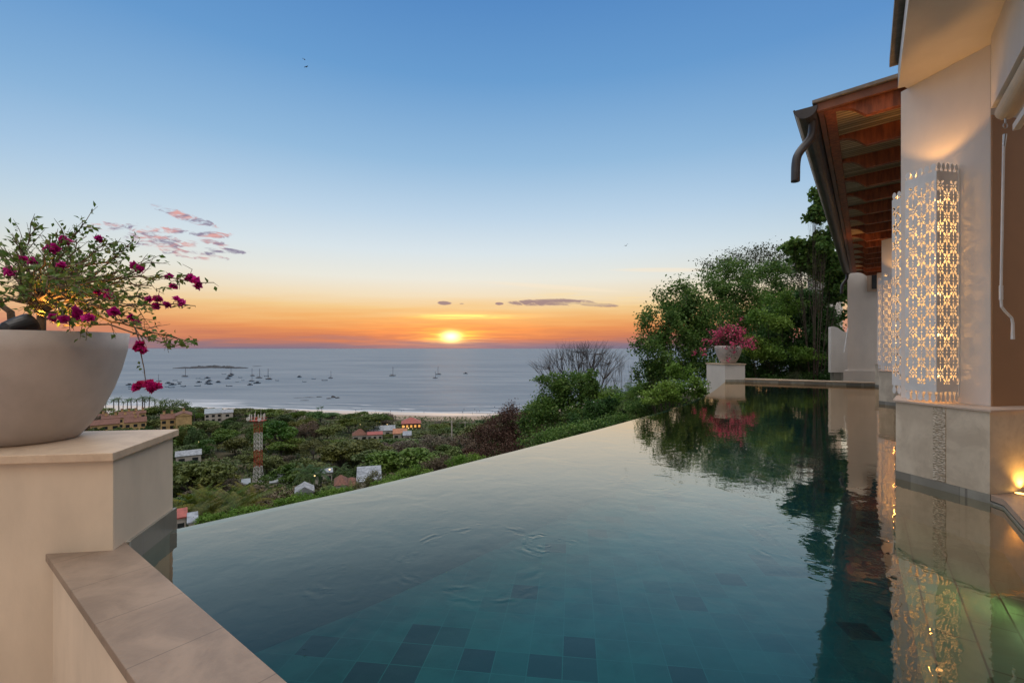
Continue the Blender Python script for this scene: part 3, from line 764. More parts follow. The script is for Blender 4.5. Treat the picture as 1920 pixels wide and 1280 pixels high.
    fls = [(97, 465, 13, 3.2), (120, 450, 9, 3.3), (125, 453, 7, 3.3), (185, 447, 7, 3.4), (43, 487, 8, 3.2), (62, 490, 9, 3.2), (18, 508, 11, 2.9), (115, 497, 8, 3.1), (366, 527, 11, 3.28), (356, 520, 8, 3.3), (371, 536, 7, 3.3),
           (316, 519, 6, 3.3), (325, 536, 6, 3.3), (296, 560, 8, 3.2), (313, 571, 7, 3.2), (341, 566, 6, 3.2), (331, 560, 4, 3.2), (250, 498, 7, 3.1), (262, 505, 8, 3.1), (278, 561, 6, 3.3), (198, 547, 6, 3.1), (182, 547, 5, 3.1), (205, 555, 5, 3.0),
           (145, 584, 10, 2.95), (143, 594, 7, 2.95), (214, 584, 8, 2.9), (98, 596, 8, 2.95), (119, 599, 9, 2.9), (167, 596, 9, 2.9), (248, 595, 6, 3.2), (255, 605, 6, 3.2), (292, 574, 5, 3.2),
           (258, 650, 8, 3.0), (266, 655, 9, 3.0), (262, 644, 6, 3.0), (258, 726, 9, 2.98), (263, 720, 7, 2.98), (278, 720, 8, 2.98), (286, 724, 9, 2.98), (295, 724, 7, 2.98), (283, 730, 7, 2.98),
           (-40, 480, 11, 3.1), (-80, 540, 12, 2.9), (-30, 560, 9, 2.9)]
    for name, sel, m in (('flowers', lambda i, f: f[1] < 640, M['mag']), ('flowers', lambda i, f: 640 <= f[1] < 700, M['magd']), ('flowers', lambda i, f: f[1] >= 700 and f[0] < 272, M['magd']), ('flowers', lambda i, f: f[1] >= 700 and f[0] >= 272, M['magd'])):
        pts = []; dr = []
        for i, f in enumerate(fls):
            if not sel(i, f): continue
            c = P(f[0], f[1], f[3]); r = f[2]/F*f[3]*.85
            for _ in range(int(10+f[2]*2.2)):
                o = rv(1).normalized(); pts.append(tuple(c+o*r*(.25+.6*rnd.random()))); dr.append(tuple(o))
        leaf_obj(name, pts, .040, m, root, dirs=dr, aspect=.95, fold=.2)
bougain()

# garden spotlight in the near bowl
gl = P(33, 612, 3.1); gl.z = 1.63
sp = thing('garden_spotlight', (gl.x, gl.y, 1.52), 'black round garden spotlight lying in the near bowl, lighting the shrub', 'spotlight')
mb = MB(); ax = V3((.25, .95, .30)).normalized()
mb.tube([gl-ax*.09, gl-ax*.06, gl-ax*.02, gl+ax*.06, gl+ax*.075], [.035, .06, .072, .088, .088], 24)
obj('housing', mb, M['black'], sp, smooth=False)
mb = MB(); mb.tube([gl+ax*.0751, gl+ax*.078], .078, 24); obj('lens', mb, M['bulb'], sp)
mb = MB(); mb.tube([V3((gl.x, gl.y, 1.50)), gl-ax*.02], .015, 8); obj('stake', mb, M['black'], sp)
ls = bpy.data.lights.new('spot_light', 'SPOT'); ls.energy = 24; ls.color = (1, .42, .08); ls.spot_size = math.radians(120); ls.spot_blend = .6; ls.shadow_soft_size = .03
lo = bpy.data.objects.new('spot_light', ls); C.objects.link(lo); lo.parent = sp; lo.location = gl+ax*.10-wloc(sp)
lo.rotation_euler = (-V3((.62, .30, .55))).to_track_quat('Z', 'Y').to_euler()

# ------------------------------------------------------------------ far bougainvillea
def far_bush():
    root = thing('bougainvillea', (FC.x, FC.y, 1.52), 'full rounded pink bougainvillea in the far white bowl', 'shrub')
    br = MB(); lv = []; fl = []
    for i in range(46):
        a = rnd.uniform(0, 2*math.pi); r = rnd.uniform(.2, 1.15); h = rnd.uniform(.15, 1.0)*(1.15-.45*r)
        e = V3((FC.x+r*math.cos(a), FC.y+r*math.sin(a), 1.55+h-(0.35 if r > .85 and rnd.random() < .5 else 0)))
        c = curve3(V3((FC.x, FC.y, 1.5)), e, V3((0, 0, .25*r)), 6); br.tube(c, [.014-.0018*k for k in range(7)], 4, cap=False)
        for p in c[2:]:
            for _ in range(9): lv.append(tuple(p+rv(.09)))
        for p in c[4:]:
            if rnd.random() < .85:
                for _ in range(13): fl.append(tuple(p+rv(.075)))
    for q in (P(1303, 660, 20.9), P(1318, 657, 20.9), P(1320, 664, 20.8), P(1389, 598, 21.3), P(1362, 652, 20.6), P(1364, 674, 20.6), P(1376, 660, 20.7)):
        br.tube(curve3(V3((FC.x, FC.y, 1.6)), q, V3((0, 0, .25)), 6), [.01-.0012*k for k in range(7)], 4, cap=False)
        for _ in range(12): fl.append(tuple(q+rv(.06)))
        for _ in range(14): lv.append(tuple(q+rv(.12)+V3((0, 0, .1))))
    obj('branches', br, M['stem'], root, fixn=False)
    leaf_obj('foliage', lv, .085, M['leafD'], root); leaf_obj('flowers', fl, .085, M['pinkf'], root, aspect=.9)
far_bush()

# ------------------------------------------------------------------ sconces (perforated sheet metal)
def panel_curve(width, z0, z1):
    vv = []; loops = []
    def spl(pts):
        o = len(vv); vv.extend(Vector((q[0], q[1])) for q in pts); loops.append(list(range(o, o+len(pts))))
    w2_ = width/2
    # outline with onion-shaped crenels on top, scallops below
    nt = 5; cw_ = width/nt; top = []; bot = []
    for i in range(nt):
        cx = w2_-cw_*(i+.5)
        for a, b in ((.48, 0), (.20, .0), (.16, .012), (.36, .030), (.41, .050), (.30, .075), (.0, .090)):
            top.append((cx+cw_*a, z1-.09+b))
        for a, b in ((.30, .075), (.41, .050), (.36, .030), (.16, .012), (.20, .0), (.48, .0)):
            top.append((cx-cw_*a, z1-.09+b))
        cx = -w2_+cw_*(i+.5)
        for a, b in ((-.48, .11), (-.18, .11), (-.14, .095), (-.36, .06), (-.38, .035), (-.2, .008), (0, 0), (.2, .008), (.38, .035), (.36, .06), (.14, .095), (.18, .11), (.48, .11)):
            bot.append((cx+cw_*a, z0+b))
    spl(bot+top)
    def hole(cx, cy, ang, ln, wd, n=8, drop=.0):
        pts = []
        for k in range(n):
            t = 2*math.pi*k/n; a = math.cos(t)*ln/2; b = math.sin(t)*wd/2*(1+drop*math.cos(t))
            x = cx+a*math.cos(ang)-b*math.sin(ang); y = cy+a*math.sin(ang)+b*math.cos(ang)
            if y > z1-.155 or y < z0+.15: return
            pts.append((max(-w2_+.011, min(w2_-.011, x)), y))
        if max(p[0] for p in pts)-min(p[0] for p in pts) < .006: return
        spl(pts)
    px_, py_ = .088, .1125
    ncol = int(width/px_)+2; r = 0; z = z0+.20
    while z < z1-.05:
        for c in range(-ncol, ncol+1):
            if (c+r) % 2: continue
            cx = c*px_+.012; cy = z
            if abs(cx) > w2_+.04: continue
            hole(cx, cy, 0, .018, .018)
            for k in (0, 1, 2, 3):
                a = math.radians(52+(k % 2)*76+(k//2)*180); hole(cx+math.cos(a)*.0445, cy+math.sin(a)*.0445, a, .049, .028)
            for k in (0, 1):
                a = math.radians(90+180*k); hole(cx+math.cos(a)*.057, cy+math.sin(a)*.057, a, .070, .018)
                a = math.radians(180*k); hole(cx+math.cos(a)*.031, cy+math.sin(a)*.031, a, .026, .018, drop=.3)
            hole(cx, cy+.1125, 0, .018, .022)
        z += py_; r += 1
    from mathutils.geometry import delaunay_2d_cdt
    ov, oe, of, _, _, src = delaunay_2d_cdt(vv, [], loops, 1, 1e-5)
    keep = [tuple(f) for f, q in zip(of, src) if list(q) == [0]]
    bm = bmesh.new(); bvs = [bm.verts.new((p.x, p.y, -.0015)) for p in ov]
    for f in keep:
        try: bm.faces.new([bvs[i] for i in f])
        except ValueError: pass
    bmesh.ops.recalc_face_normals(bm, faces=bm.faces)
    r_ = bmesh.ops.extrude_face_region(bm, geom=list(bm.faces)); bmesh.ops.translate(bm, verts=[g for g in r_['geom'] if isinstance(g, bmesh.types.BMVert)], vec=(0, 0, .003))
    bmesh.ops.delete(bm, geom=[v_ for v_ in bm.verts if not v_.link_faces], context='VERTS')
    bmesh.ops.recalc_face_normals(bm, faces=bm.faces)
    me = bpy.data.meshes.new('panel'); bm.to_mesh(me); bm.free()
    me.materials.clear(); me.materials.append(M['lampmetal'])
    return me
Z0, Z1 = .92, 3.50
def make_sconce():
    root = thing('wall_sconce', (0, 0, 0), 'x', 'wall lamp', 'pierced white metal lamps on the pillars')
    W_, Dp = .33, .30
    mf = panel_curve(W_, Z0, Z1); ms = panel_curve(Dp, Z0, Z1)
    # local frame: x along the wall, y out of the wall, z up
    def put(me, ox, oy, ang):
        o = bpy.data.objects.new('panel', me); C.objects.link(o); o.parent = root
        o.matrix_local = Matrix.Translation((ox, oy, 0)) @ Matrix.Rotation(ang, 4, 'Z') @ Matrix.Rotation(math.pi/2, 4, 'X')
        return o
    put(mf, 0, Dp, math.pi); put(ms, W_/2, Dp/2, math.pi/2); put(ms, -W_/2, Dp/2, math.pi/2)
    mb = MB(); mb.box((0, .006, (Z0+Z1)/2), (W_/2+.012, .005, (Z1-Z0)/2-.06)); obj('back_plate', mb, M['lampmetal'], root, world=False)
    for k, z in enumerate((1.2, 1.65, 2.1, 2.5, 2.85, 3.15)):
        mb = MB(); mb.tube([(0, .03, z), (0, .06, z), (0, .085, z), (0, .10, z)], [.012, .02, .016, .004], 8); obj('bulb', mb, M['bulb'], root, world=False)
        l = bpy.data.lights.new('lamp_light', 'POINT'); l.energy = (1.1, 1.3, 1.5, 1.6, 1.5, 1.2)[k]; l.color = (1, .45, .10); l.shadow_soft_size = .018
        lo = bpy.data.objects.new('lamp_light', l); C.objects.link(lo); lo.parent = root; lo.location = (0, .14, z)
    l = bpy.data.lights.new('top_light', 'SPOT'); l.energy = 18; l.color = (1, .46, .11); l.spot_size = math.radians(112); l.spot_blend = .3; l.shadow_soft_size = .02
    lo = bpy.data.objects.new('top_light', l); C.objects.link(lo); lo.parent = root; lo.location = (0, .24, 3.34); lo.rotation_euler = (math.pi-.25, 0, 0)
    return root
SC = make_sconce()
index_kids()
def place_sconce(pos, rz, label, first=[True]):
    o = SC if first[0] else copy_tree(SC); first[0] = False
    o.location = pos; o.rotation_euler = (0, 0, rz); o['label'] = label
# frame x axis along -U.. y out = -N
ang_front = math.atan2((-N).y, (-N).x)-math.pi/2
ang_back = math.atan2((-U).y, (-U).x)-math.pi/2
# ------------------------------------------------------------------ pillars
Lc = V3((4.449, 5.379, 0)); Rc = Lc+U*.905
def pillar(t, label, sl1, sl2, top):
    off = E*t; root = thing('stone_pillar', Lc+off+N*.6+U*.4+V3((0, 0, -1.2)), label, 'pillar', 'white pillars along the pool')
    pts = [Lc, Rc, Rc+N*1.9, Lc+N*1.9-U*.3, Lc+V3((.45, .50, 0))]
    g = [p+off for p in pts]
    mb = MB(); mb.prism([p[:2] for p in g], .087, .885); obj('wainscot', mb, M['lime'], root, bevel=.003)
    mb = MB(); c = sum(g, V3((0, 0, 0)))/5; gs = [p-(c-p).normalized()*.004 for p in g]
    mb.prism([p[:2] for p in gs], -1.3, .087); obj('base_strip', mb, M['slate'], root)
    gc = [Lc-N*.02-U*.015, Rc-N*.02+U*.02, Rc+N*1.9+U*.02, Lc+N*1.9-U*.32, Lc+V3((.44, .52, 0))]
    mb = MB(); mb.prism([(p+off)[:2] for p in gc], .885, .905); obj('cap', mb, M['ledge'], root)
    a = Lc+U*.40+off; b = Lc+U*.52+off
    mb = MB(); mb.prism([(a-N*.006)[:2], (b-N*.006)[:2], (b+N*.05)[:2], (a+N*.05)[:2]], .095, .882); obj('mosaic_band', mb, M['pebble'], root)
    up = [Lc+N*.334-U*.21, Rc+N*.334-U*.21, Rc+N*1.88-U*.21, Lc+N*1.88-U*.21]
    mb = MB(); mb.prism([(p+off)[:2] for p in up], .905, top); obj('upper_wall', mb, M['white'], root, bevel=.003)
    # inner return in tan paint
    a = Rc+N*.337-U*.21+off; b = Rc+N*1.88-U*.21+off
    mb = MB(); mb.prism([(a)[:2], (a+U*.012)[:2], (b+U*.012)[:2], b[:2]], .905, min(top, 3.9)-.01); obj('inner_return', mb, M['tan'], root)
    f = V3((4.558, 4.988, 0))*.5+V3((4.494, 5.306, 0))*.5+N*.304+off
    place_sconce(f, ang_front, sl1)
    bk = Lc+N*.334-U*.21+off+N*.40
    if sl2: place_sconce(bk-U*.0, ang_back, sl2)
pillar(0, 'nearest white pillar with stone wainscot and pebble band standing in the pool', 'large pierced white lamp glowing on the front of the nearest pillar', 'pierced lamp on the far side of the nearest pillar, seen edge-on', 4.62)
pillar(9.0, 'second white pillar along the pool, partly behind the nearest one', 'pierced lamp on the second pillar, seen in the gap beside the nearest', 'pierced lamp on the far side of the second pillar', 4.48)
pillar(16.0, 'farthest white pillar by the end of the pool', 'farthest and narrowest-looking pierced lamp, on the last pillar', None, 4.48)

# ------------------------------------------------------------------ the villa: lintel wall, soffit, deck
villa = thing('villa', (5.5, 3.5, 0), 'white villa overhead at the upper right with lit soffit and wide opening', 'house')
F0 = V3((4.80, 4.65, 0))
mb = MB(); a, b = F0+E*.0, F0-E*7.5
mb.prism([p[:2] for p in (a, b, b+EP*.35, a+EP*.35)], 3.90, 4.62); obj('lintel', mb, M['white'], villa)
G0 = V3((4.62, 5.506, 0)); sq = [G0, G0-E*8.6, F0-E*7.6+EP*.05, F0+EP*.25, Rc+N*.6, Lc+N*.6-U*.21]
mb = MB(); mb.prism([p[:2] for p in sq], 4.62, 4.80); obj('soffit', mb, M['white'], villa)
mb = MB(); g = [G0-EP*.03+E*.02, G0-E*8.6-EP*.03, G0-E*8.6+EP*.10, G0+EP*.10+E*.02]
mb.prism([p[:2] for p in g], 4.60, 4.84); obj('fascia', mb, M['white'], villa)
mb = MB(); g = [G0-EP*.11+E*.02, G0-E*8.6-EP*.11, G0-E*8.6+EP*2, G0+EP*2+E*.02]
mb.prism([p[:2] for p in g], 4.88, 4.97); obj('roof_edge', mb, M['rooftile'], villa)
mb = MB(); a = F0-E*7.5; mb.prism([p[:2] for p in (a-E*.35, a-E*.35+EP*.36, a+EP*.36, a)], .09, 4.62); obj('corner_wall', mb, M['white'], villa)
# room behind the opening
i0, i1 = F0+EP*3.6+E*.6, F0+EP*3.6-E*7.8
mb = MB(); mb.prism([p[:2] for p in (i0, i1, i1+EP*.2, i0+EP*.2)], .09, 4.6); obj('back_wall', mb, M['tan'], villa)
mb = MB(); mb.prism([p[:2] for p in (F0+EP*.34, F0-E*7.6+EP*.34, i1, i0)], 4.3, 4.4); obj('ceiling', mb, M['white'], villa)
mb = MB(); dk = [DK0, DKc, DKc-E*4, DKc-E*4+EP*6, Rc+N*4+EP*2, Rc+N*1.9, Rc+U*.003]
dkp = [Rc+U*.004+V3((.002, 0, 0)), DK0, DKc, V3((1.38, -6, 0)), V3((12, -6, 0)), Rc+N*7, Rc+N*1.9+U*.004]
mb.prism([p[:2] for p in dkp], .03, .087); tag(obj('deck', mb, M['deck']), kind='structure')
# recessed floor lamp
rl = Rc+N*.30+U*.05; rl.z = .088
fl_ = thing('floor_uplight', rl, 'small recessed floor lamp glowing amber at the foot of the pillar return', 'floor lamp')
mb = MB(); mb.tube([rl, rl+V3((0, 0, .006))], .045, 20); obj('rim', mb, M['steel'], fl_)
mb = MB(); mb.tube([rl+V3((0, 0, .0062)), rl+V3((0, 0, .009))], .036, 20); obj('lens', mb, mat('amber_lens', (1, .7, .2), .4, emit=(1, .55, .12), estr=6), fl_)
l = bpy.data.lights.new('uplight', 'SPOT'); l.energy = 14; l.color = (1, .50, .10); l.spot_size = math.radians(110); l.spot_blend = 1.0; l.shadow_soft_size = .03
lo = bpy.data.objects.new('uplight', l); C.objects.link(lo); lo.parent = fl_; lo.location = N*.08+V3((0, 0, .03)); lo.rotation_euler = (V3((U.x*.15, U.y*.15, -1))).to_track_quat('Z', 'Y').to_euler()
# added lamp, unseen behind the camera, for the warm light on the pedestal
tl = thing('added_terrace_lamp', (-1.6, -.9, 4.55), 'unseen warm lamp added over the terrace behind the camera to light the pedestal', 'ceiling lamp')
mb = MB(); mb.lathe((-1.6, -.9, 4.5), [(0, .0), (.10, .01), (.14, .05), (.14, .10)], 20); obj('shade', mb, M['bulb'], tl)
l = bpy.data.lights.new('added_terrace_light', 'POINT'); l.energy = 95; l.color = (1, .63, .31); l.shadow_soft_size = .15
lo = bpy.data.objects.new('added_terrace_light', l); C.objects.link(lo); lo.parent = tl; lo.location = (0, 0, -.25)

# awning with its crank
aw = thing('roller_awning', (4.85, 4.55, 3.8), 'beige roller awning under the lintel with hanging white crank rod', 'awning')
a0 = V3((4.842, 4.545, 3.815)); 
mb = MB(); mb.tube([a0, a0-E*.02, a0-E*.021, a0-E*5.5], [.07, .07, .085, .085], 24); obj('roller', mb, M['awning'], aw, smooth=False)
mb = MB(); mb.box(a0+E*.04+V3((0, 0, .03)), (.012, .05, .06), E, EP, (0, 0, 1)); mb.box(a0+E*.04-V3((0, 0, .034)), (.05, .03, .008), E, EP); mb.tube([a0+E*.05+V3((math.cos(k*.6)*.03*1, 0, .05+math.sin(k*.6)*.03)) for k in range(11)], .007, 6); obj('bracket', mb, M['steel'], aw)
b0 = P(1906, 238, 4.2); mb = MB(); mb.box(b0-E*2, (2, .025, .03), E, EP); obj('front_bar', mb, M['white'], aw)
h0 = P(1885, 232, 4.5)
mb = MB(); mb.tube([h0+V3((0, 0, .05)), h0], .007, 6)
rr_ = [h0+V3((math.cos(k*math.pi/6)*.02, 0, -.02+math.sin(k*math.pi/6)*.025)) for k in range(13)]; mb.tube(rr_, .005, 6)
h1 = P(1884, 252, 4.5); mb.tube([h1, P(1882, 275, 4.5)], [.016, .012], 8); obj('hook', mb, M['steel'], aw)
rod = MB(); rod.tube([P(1882, 268, 4.5), P(1877, 540, 4.5)], .0105, 8); rod.tube([P(1877, 535, 4.5), P(1877, 562, 4.5)], .015, 8)
rodo = obj('crank_rod', rod, M['lampmetal'], aw)
hd_ = MB(); hd_.tube([P(1877, 560, 4.5), P(1878, 575, 4.5), P(1885, 584, 4.5), P(1897, 596, 4.5), P(1899, 606, 4.5), P(1899, 636, 4.5)], [.011, .011, .011, .011, .012, .015], 8); 
ho = obj('handle', hd_, M['lampmetal'], None); ho.data.transform(Matrix.Translation(-V3(aw.location))); ho.parent = rodo

# ------------------------------------------------------------------ wooden eaves
roof = thing('wooden_eaves', (9, 12, 3.5), 'long timber eaves of the lower wing with reed ceiling and curved rafters', 'roof')
E0 = V3((4.18, 6.28, 0)); RLEN = 16.9; RW = 3.2
zt = CAMZ+3.235
def slope(b): return .045*b
mb = MB()
a = E0; mb.poly([a+V3((0, 0, zt)), a+E*RLEN+V3((0, 0, zt)), a+E*RLEN+EP*RW+V3((0, 0, zt+slope(RW))), a+EP*RW+V3((0, 0, zt+slope(RW)))], [(0, 1, 2, 3)])
obj('reed_ceiling', mb, M['reed'], roof, fixn=False)
nr = 16; rp_ = [(.03, -.035), (.20, -.05), (.30, -.08), (.38, -.13), (.45, -.20), (.49, -.235), (.62, -.232), (RW, -.22), (RW, 0.0), (.03, 0.0)]
rp_ = [(x_, z_+slope(x_)-.002) for x_, z_ in rp_]
for i in range(nr):
    mb = MB(); o_ = E0+E*(.06+i*1.115)+V3((0, 0, zt))
    mb.sweep(rp_, o_-E*.045, EP, V3((0, 0, 1)), E*.09)
    obj('rafter', mb, M['wood'], roof)
mb = MB(); mb.sweep([(-.03, -.045), (.03, -.045), (.03, .055), (-.03, .055)], E0+V3((0, 0, zt)), EP, V3((0, 0, 1)), E*RLEN); obj('fascia_board', mb, M['woodw'], roof)
mb = MB(); mb.sweep([(-.04, -.045), (RW, -.045+slope(RW)), (RW, .055+slope(RW)), (-.04, .055)], E0-E*.07+V3((0, 0, zt)), EP, V3((0, 0, 1)), E*.06); obj('bargeboard', mb, M['woodw'], roof)
mb = MB(); mb.sweep([(-.09, .057), (RW, .060+slope(RW)), (RW, .125+slope(RW)), (-.09, .095)], E0-E*.12+V3((0, 0, zt)), EP, V3((0, 0, 1)), E*(RLEN+.12)); obj('roof_covering', mb, M['rooftile'], roof)
# cross battens next to the fascia
mb = MB(); mb.sweep([(.04, -.04), (.16, -.04), (.16, -.004), (.04, -.004)], E0+V3((0, 0, zt)), EP, V3((0, 0, 1)), E*RLEN); obj('batten', mb, M['wood'], roof)
# gutter: half round with rolled lip
gut = thing('roof_gutter', E0+V3((0, 0, 4.7)), 'dark grey half-round gutter running the length of the timber eaves', 'gutter')
gp = [(-.03-.27*(.5-.5*math.cos(math.pi*k/10)), .02-.14*math.sin(math.pi*k/10)) for k in range(11)]
gp_out = gp+[(x_*.94-.01, y_+.012) for x_, y_ in reversed(gp)]
mb = MB(); mb.sweep(gp_out, E0-E*.10+V3((0, 0, zt)), EP, V3((0, 0, 1)), E*(RLEN+.1)); mb.tube([E0-E*.10+EP*-.30+V3((0, 0, zt+.025)), E0+E*RLEN+EP*-.30+V3((0, 0, zt+.025))], .014, 6)
obj('channel', mb, M['gutter'], gut)
mb = MB(); mb.sweep(gp, E0-E*.115+V3((0, 0, zt)), EP, V3((0, 0, 1)), E*.012); obj('end_cap', mb, M['dark'], gut)
for i in range(1, 23):
    mb = MB(); mb.sweep([(x_*1.03, y_-.006) for x_, y_ in gp], E0+E*(i*.74)+V3((0, 0, zt)), EP, V3((0, 0, 1)), E*.03, closed=False); obj('joint_band', mb, M['dark'], gut, fixn=False)
def spout(p, label=None):
    mb = MB(); pts = [p, p+V3((0, 0, -.14)), p+V3((-.05, -.03, -.26)), p+V3((-.22, -.06, -.44)), p+V3((-.28, -.07, -.56)), p+V3((-.285, -.07, -.86))]
    mb.tube(chaikin([V3(q) for q in pts], 2), .055, 12); return obj('downspout', mb, M['gutter'], gut, smooth=True)
spout(E0-EP*.10+E*.12+V3((0, 0, zt-.09)))
spout(E0-EP*.15+E*(RLEN-.4)+V3((0, 0, zt-.09)))

# side wall of the lower wing, hidden behind the pillars
wing = thing('lower_wing', (9.5, 10.2, .0), 'white wall of the lower wing behind the pillars, under the timber eaves', 'house')
a = Lc+EP*1.75+E*1.2; b = a+E*15.5
mb = MB(); mb.prism([p[:2] for p in (a, b, b+EP*.3, a+EP*.3)], -.5, 4.8); obj('wall', mb, M['white'], wing)
for k in range(3):
    c = a+E*(2.2+k*4.8)-EP*.03; mb = MB(); mb.box(c+V3((0, 0, 2.2)), (.9, .03, 1.1), E, EP); f = obj('window', mb, M['woodw'], wing)
    mb = MB(); mb.box(c+V3((0, 0, 2.2))-EP*.035, (.8, .01, 1.0), E, EP); g = obj('pane', mb, M['glass'], None); g.data.transform(Matrix.Translation(-wloc(wing))); g.parent = f
mb = MB(); mb.prism([p[:2] for p in (Lc+E*1.0+EP*1.22, Lc+E*16.4+EP*1.22, Lc+E*16.4+EP*1.8, Lc+E*1.0+EP*1.8)], -.3, .07); obj('walkway', mb, M['deck'], wing)

# white block at the end of the pool
tw = thing('white_tower_block', (15.6, 21, -1), 'tall white block at the end of the pool with small dark window', 'house')
c0 = P(1589, 653, 20.0); ax_ = V3((.97, -.22, 0)).normalized(); ay_ = V3((.70, .70, 0)).normalized()
g = [V3((c0.x, c0.y, 0)), V3((c0.x, c0.y, 0))+ax_*3.2, V3((c0.x, c0.y, 0))+ax_*3.2+ay_*3, V3((c0.x, c0.y, 0))+ay_*3]
mb = MB(); mb.prism([p[:2] for p in g], -1.5, 4.80); obj('wall', mb, M['white'], tw)
g2 = [g[0]-ax_*.14-ay_*.1, g[1]-ay_*.1, g[2]+ay_*.1, g[3]-ax_*.14+ay_*.1]
mb = MB(); mb.prism([p[:2] for p in g2], -1.5, .55); obj('plinth', mb, M['white'], tw)
wc = P(1645, 528, 19.65); mb = MB(); mb.box(wc, (.38, .02, .42), ax_, ay_); wf = obj('window', mb, mat('window_frame_tan', (.35, .26, .2), .6), tw)
mb = MB(); mb.box(wc-ay_*.022+ax_*.07+V3((0, 0, .04)), (.27, .02, .34), ax_, ay_); g_ = obj('pane', mb, M['glass'], None); g_.data.transform(Matrix.Translation(-wloc(tw))); g_.parent = wf
rodp = MB(); rodp.tube([P(1590, 615, 19.7), P(1583, 660, 19.6)], .025, 8); tag(obj('crank_pole', rodp, M['lampmetal']), 'slanting white awning pole leaning by the white block', 'pole')

# scroll-topped garden wall beside it
gw = thing('scroll_top_wall', (14.8, 22.5, -1), 'grey garden wall panel with scrolled top left of the white block', 'wall')
pr = []
for (x, y) in ((1558, 698), (1558, 613), (1564, 612), (1571, 614), (1577, 619), (1583, 622), (1600, 623), (1600, 698)):
    q_ = P(x, y, 22.0); pr.append((q_.x, q_.z))
mb = MB(); mb.sweep(pr, (0, 22.0, 0), (1, 0, 0), (0, 0, 1), (0, .18, 0)); obj('panel', mb, M['white'], gw)
a, b = P(1562, 698, 22.1), P(1600, 698, 22.1); mb = MB(); mb.prism([(a.x, 22.04), (b.x, 22.04), (b.x, 22.3), (a.x, 22.3)], -3, a.z); obj('tiled_base', mb, M['slate'], gw)

# neighbour villa in the trees
nb = thing('neighbour_villa', (24, 38, -2), 'grey neighbouring villa half hidden among the trees, dark hipped roof', 'house')
a, b = P(1548, 565, 36), P(1580, 565, 36)
mb = MB(); mb.prism([(a.x, 36), (b.x, 36), (b.x, 38.5), (a.x, 38.5)], -3, P(0, 560, 36).z); obj('wall', mb, M['white'], nb)
mb = MB(); c1, c2_ = P(1490, 588, 36), P(1560, 580, 36); mb.poly([c1, P(1525, 581, 36), c2_, P(1560, 588, 36), P(1525, 589, 36)]+[p+V3((0, 3, .2)) for p in (c1, P(1525, 581, 36), c2_, P(1560, 588, 36), P(1525, 589, 36))], [(0, 1, 2, 3, 4), (9, 8, 7, 6, 5), (0, 5, 6, 1), (1, 6, 7, 2), (2, 7, 8, 3), (3, 8, 9, 4), (4, 9, 5, 0)]); obj('low_roof', mb, M['rooftile'], nb)
mb = MB(); pts = [P(1478, 505, 38), P(1512, 492, 38), P(1580, 470, 38), P(1580, 492, 38), P(1512, 505, 38)]; mb.poly(pts+[p+V3((0, 4, .4)) for p in pts], [(0, 1, 2, 3, 4), (9, 8, 7, 6, 5), (0, 5, 6, 1), (1, 6, 7, 2), (2, 7, 8, 3), (3, 8, 9, 4), (4, 9, 5, 0)]); obj('roof', mb, M['rooftile'], nb)
mb = MB(); a, b = P(1550, 492, 38.5), P(1578, 492, 38.5); mb.prism([(a.x, 38.5), (b.x, 38.5), (b.x, 41), (a.x, 41)], -3, a.z); obj('upper_wall', mb, M['white'], nb)

# ------------------------------------------------------------------ trees on the right
def CL(lst):      # clumps given by photograph position, distance, radii in photograph pixels
    out = []
    for (x, y, D, rx, ry) in lst:
        p = P(x, y, D); out.append((p.x, p.y, p.z, rx/F*D, rx/F*D*.9, ry/F*D))
    return out
def base(x, D):
    X = (x-960)/F*D; return (X, D, tz(X, D)-.1)
G = 'leafy trees beyond the far pedestal'
clump_tree('broadleaf_tree', 'broad dark green tree left of the far white planter', 'tree', base(1290, 25),
    CL([(1235, 600, 25, 38, 45), (1270, 570, 26, 40, 38), (1225, 660, 24, 36, 34), (1275, 640, 25, 48, 40), (1310, 600, 26, 40, 40), (1215, 700, 24, 24, 22), (1300, 690, 25, 42, 26), (1255, 690, 25, 38, 26), (1330, 640, 27, 40, 40)]), 17000, .155, M['leafA'], M['bark'], .22)
clump_tree('broadleaf_tree', 'wide light-topped tree behind the far pink bougainvillea', 'tree', base(1400, 30),
    CL([(1320, 550, 30, 42, 32), (1365, 520, 31, 45, 30), (1400, 560, 30, 50, 40), (1440, 520, 32, 40, 30), (1460, 580, 31, 45, 40), (1350, 600, 29, 40, 40), (1420, 620, 29, 50, 32), (1380, 640, 30, 45, 32)]), 17000, .17, M['leafA'], M['bark'], .25)
clump_tree('bare_branched_tree', 'half-bare tree with fine dark twigs standing above the leafy crowns', 'tree', base(1440, 36),
    CL([(1345, 500, 36, 36, 18), (1395, 482, 37, 40, 18), (1440, 478, 36, 40, 22), (1480, 500, 36, 36, 26), (1500, 530, 36, 34, 26), (1420, 510, 36, 40, 20)]), 2600, .17, M['leafD'], M['barkgrey'], .22, sub=26, twigs=20, subr=.28)
clump_tree('broadleaf_tree', 'tall bright-leaved tree rising behind the gutter', 'tree', base(1560, 24),
    CL([(1530, 372, 23, 12, 18), (1524, 405, 23, 18, 14), (1548, 450, 23, 24, 22), (1496, 465, 24, 26, 12), (1560, 500, 24, 34, 30), (1530, 490, 24, 30, 22), (1500, 482, 24, 22, 10), (1570, 545, 24, 26, 20), (1545, 390, 23, 14, 40)]), 8500, .21, M['leafA'], M['bark'], .2, sub=12, aspect=.75)
clump_tree('broadleaf_tree', 'drooping leafy tree right in front of the neighbouring villa', 'tree', base(1530, 27),
    CL([(1490, 560, 27, 32, 16), (1540, 560, 26, 26, 18), (1570, 590, 26, 16, 14), (1510, 600, 27, 40, 14), (1470, 600, 27, 36, 26)]), 6500, .17, M['leafC'], M['bark'], .18)
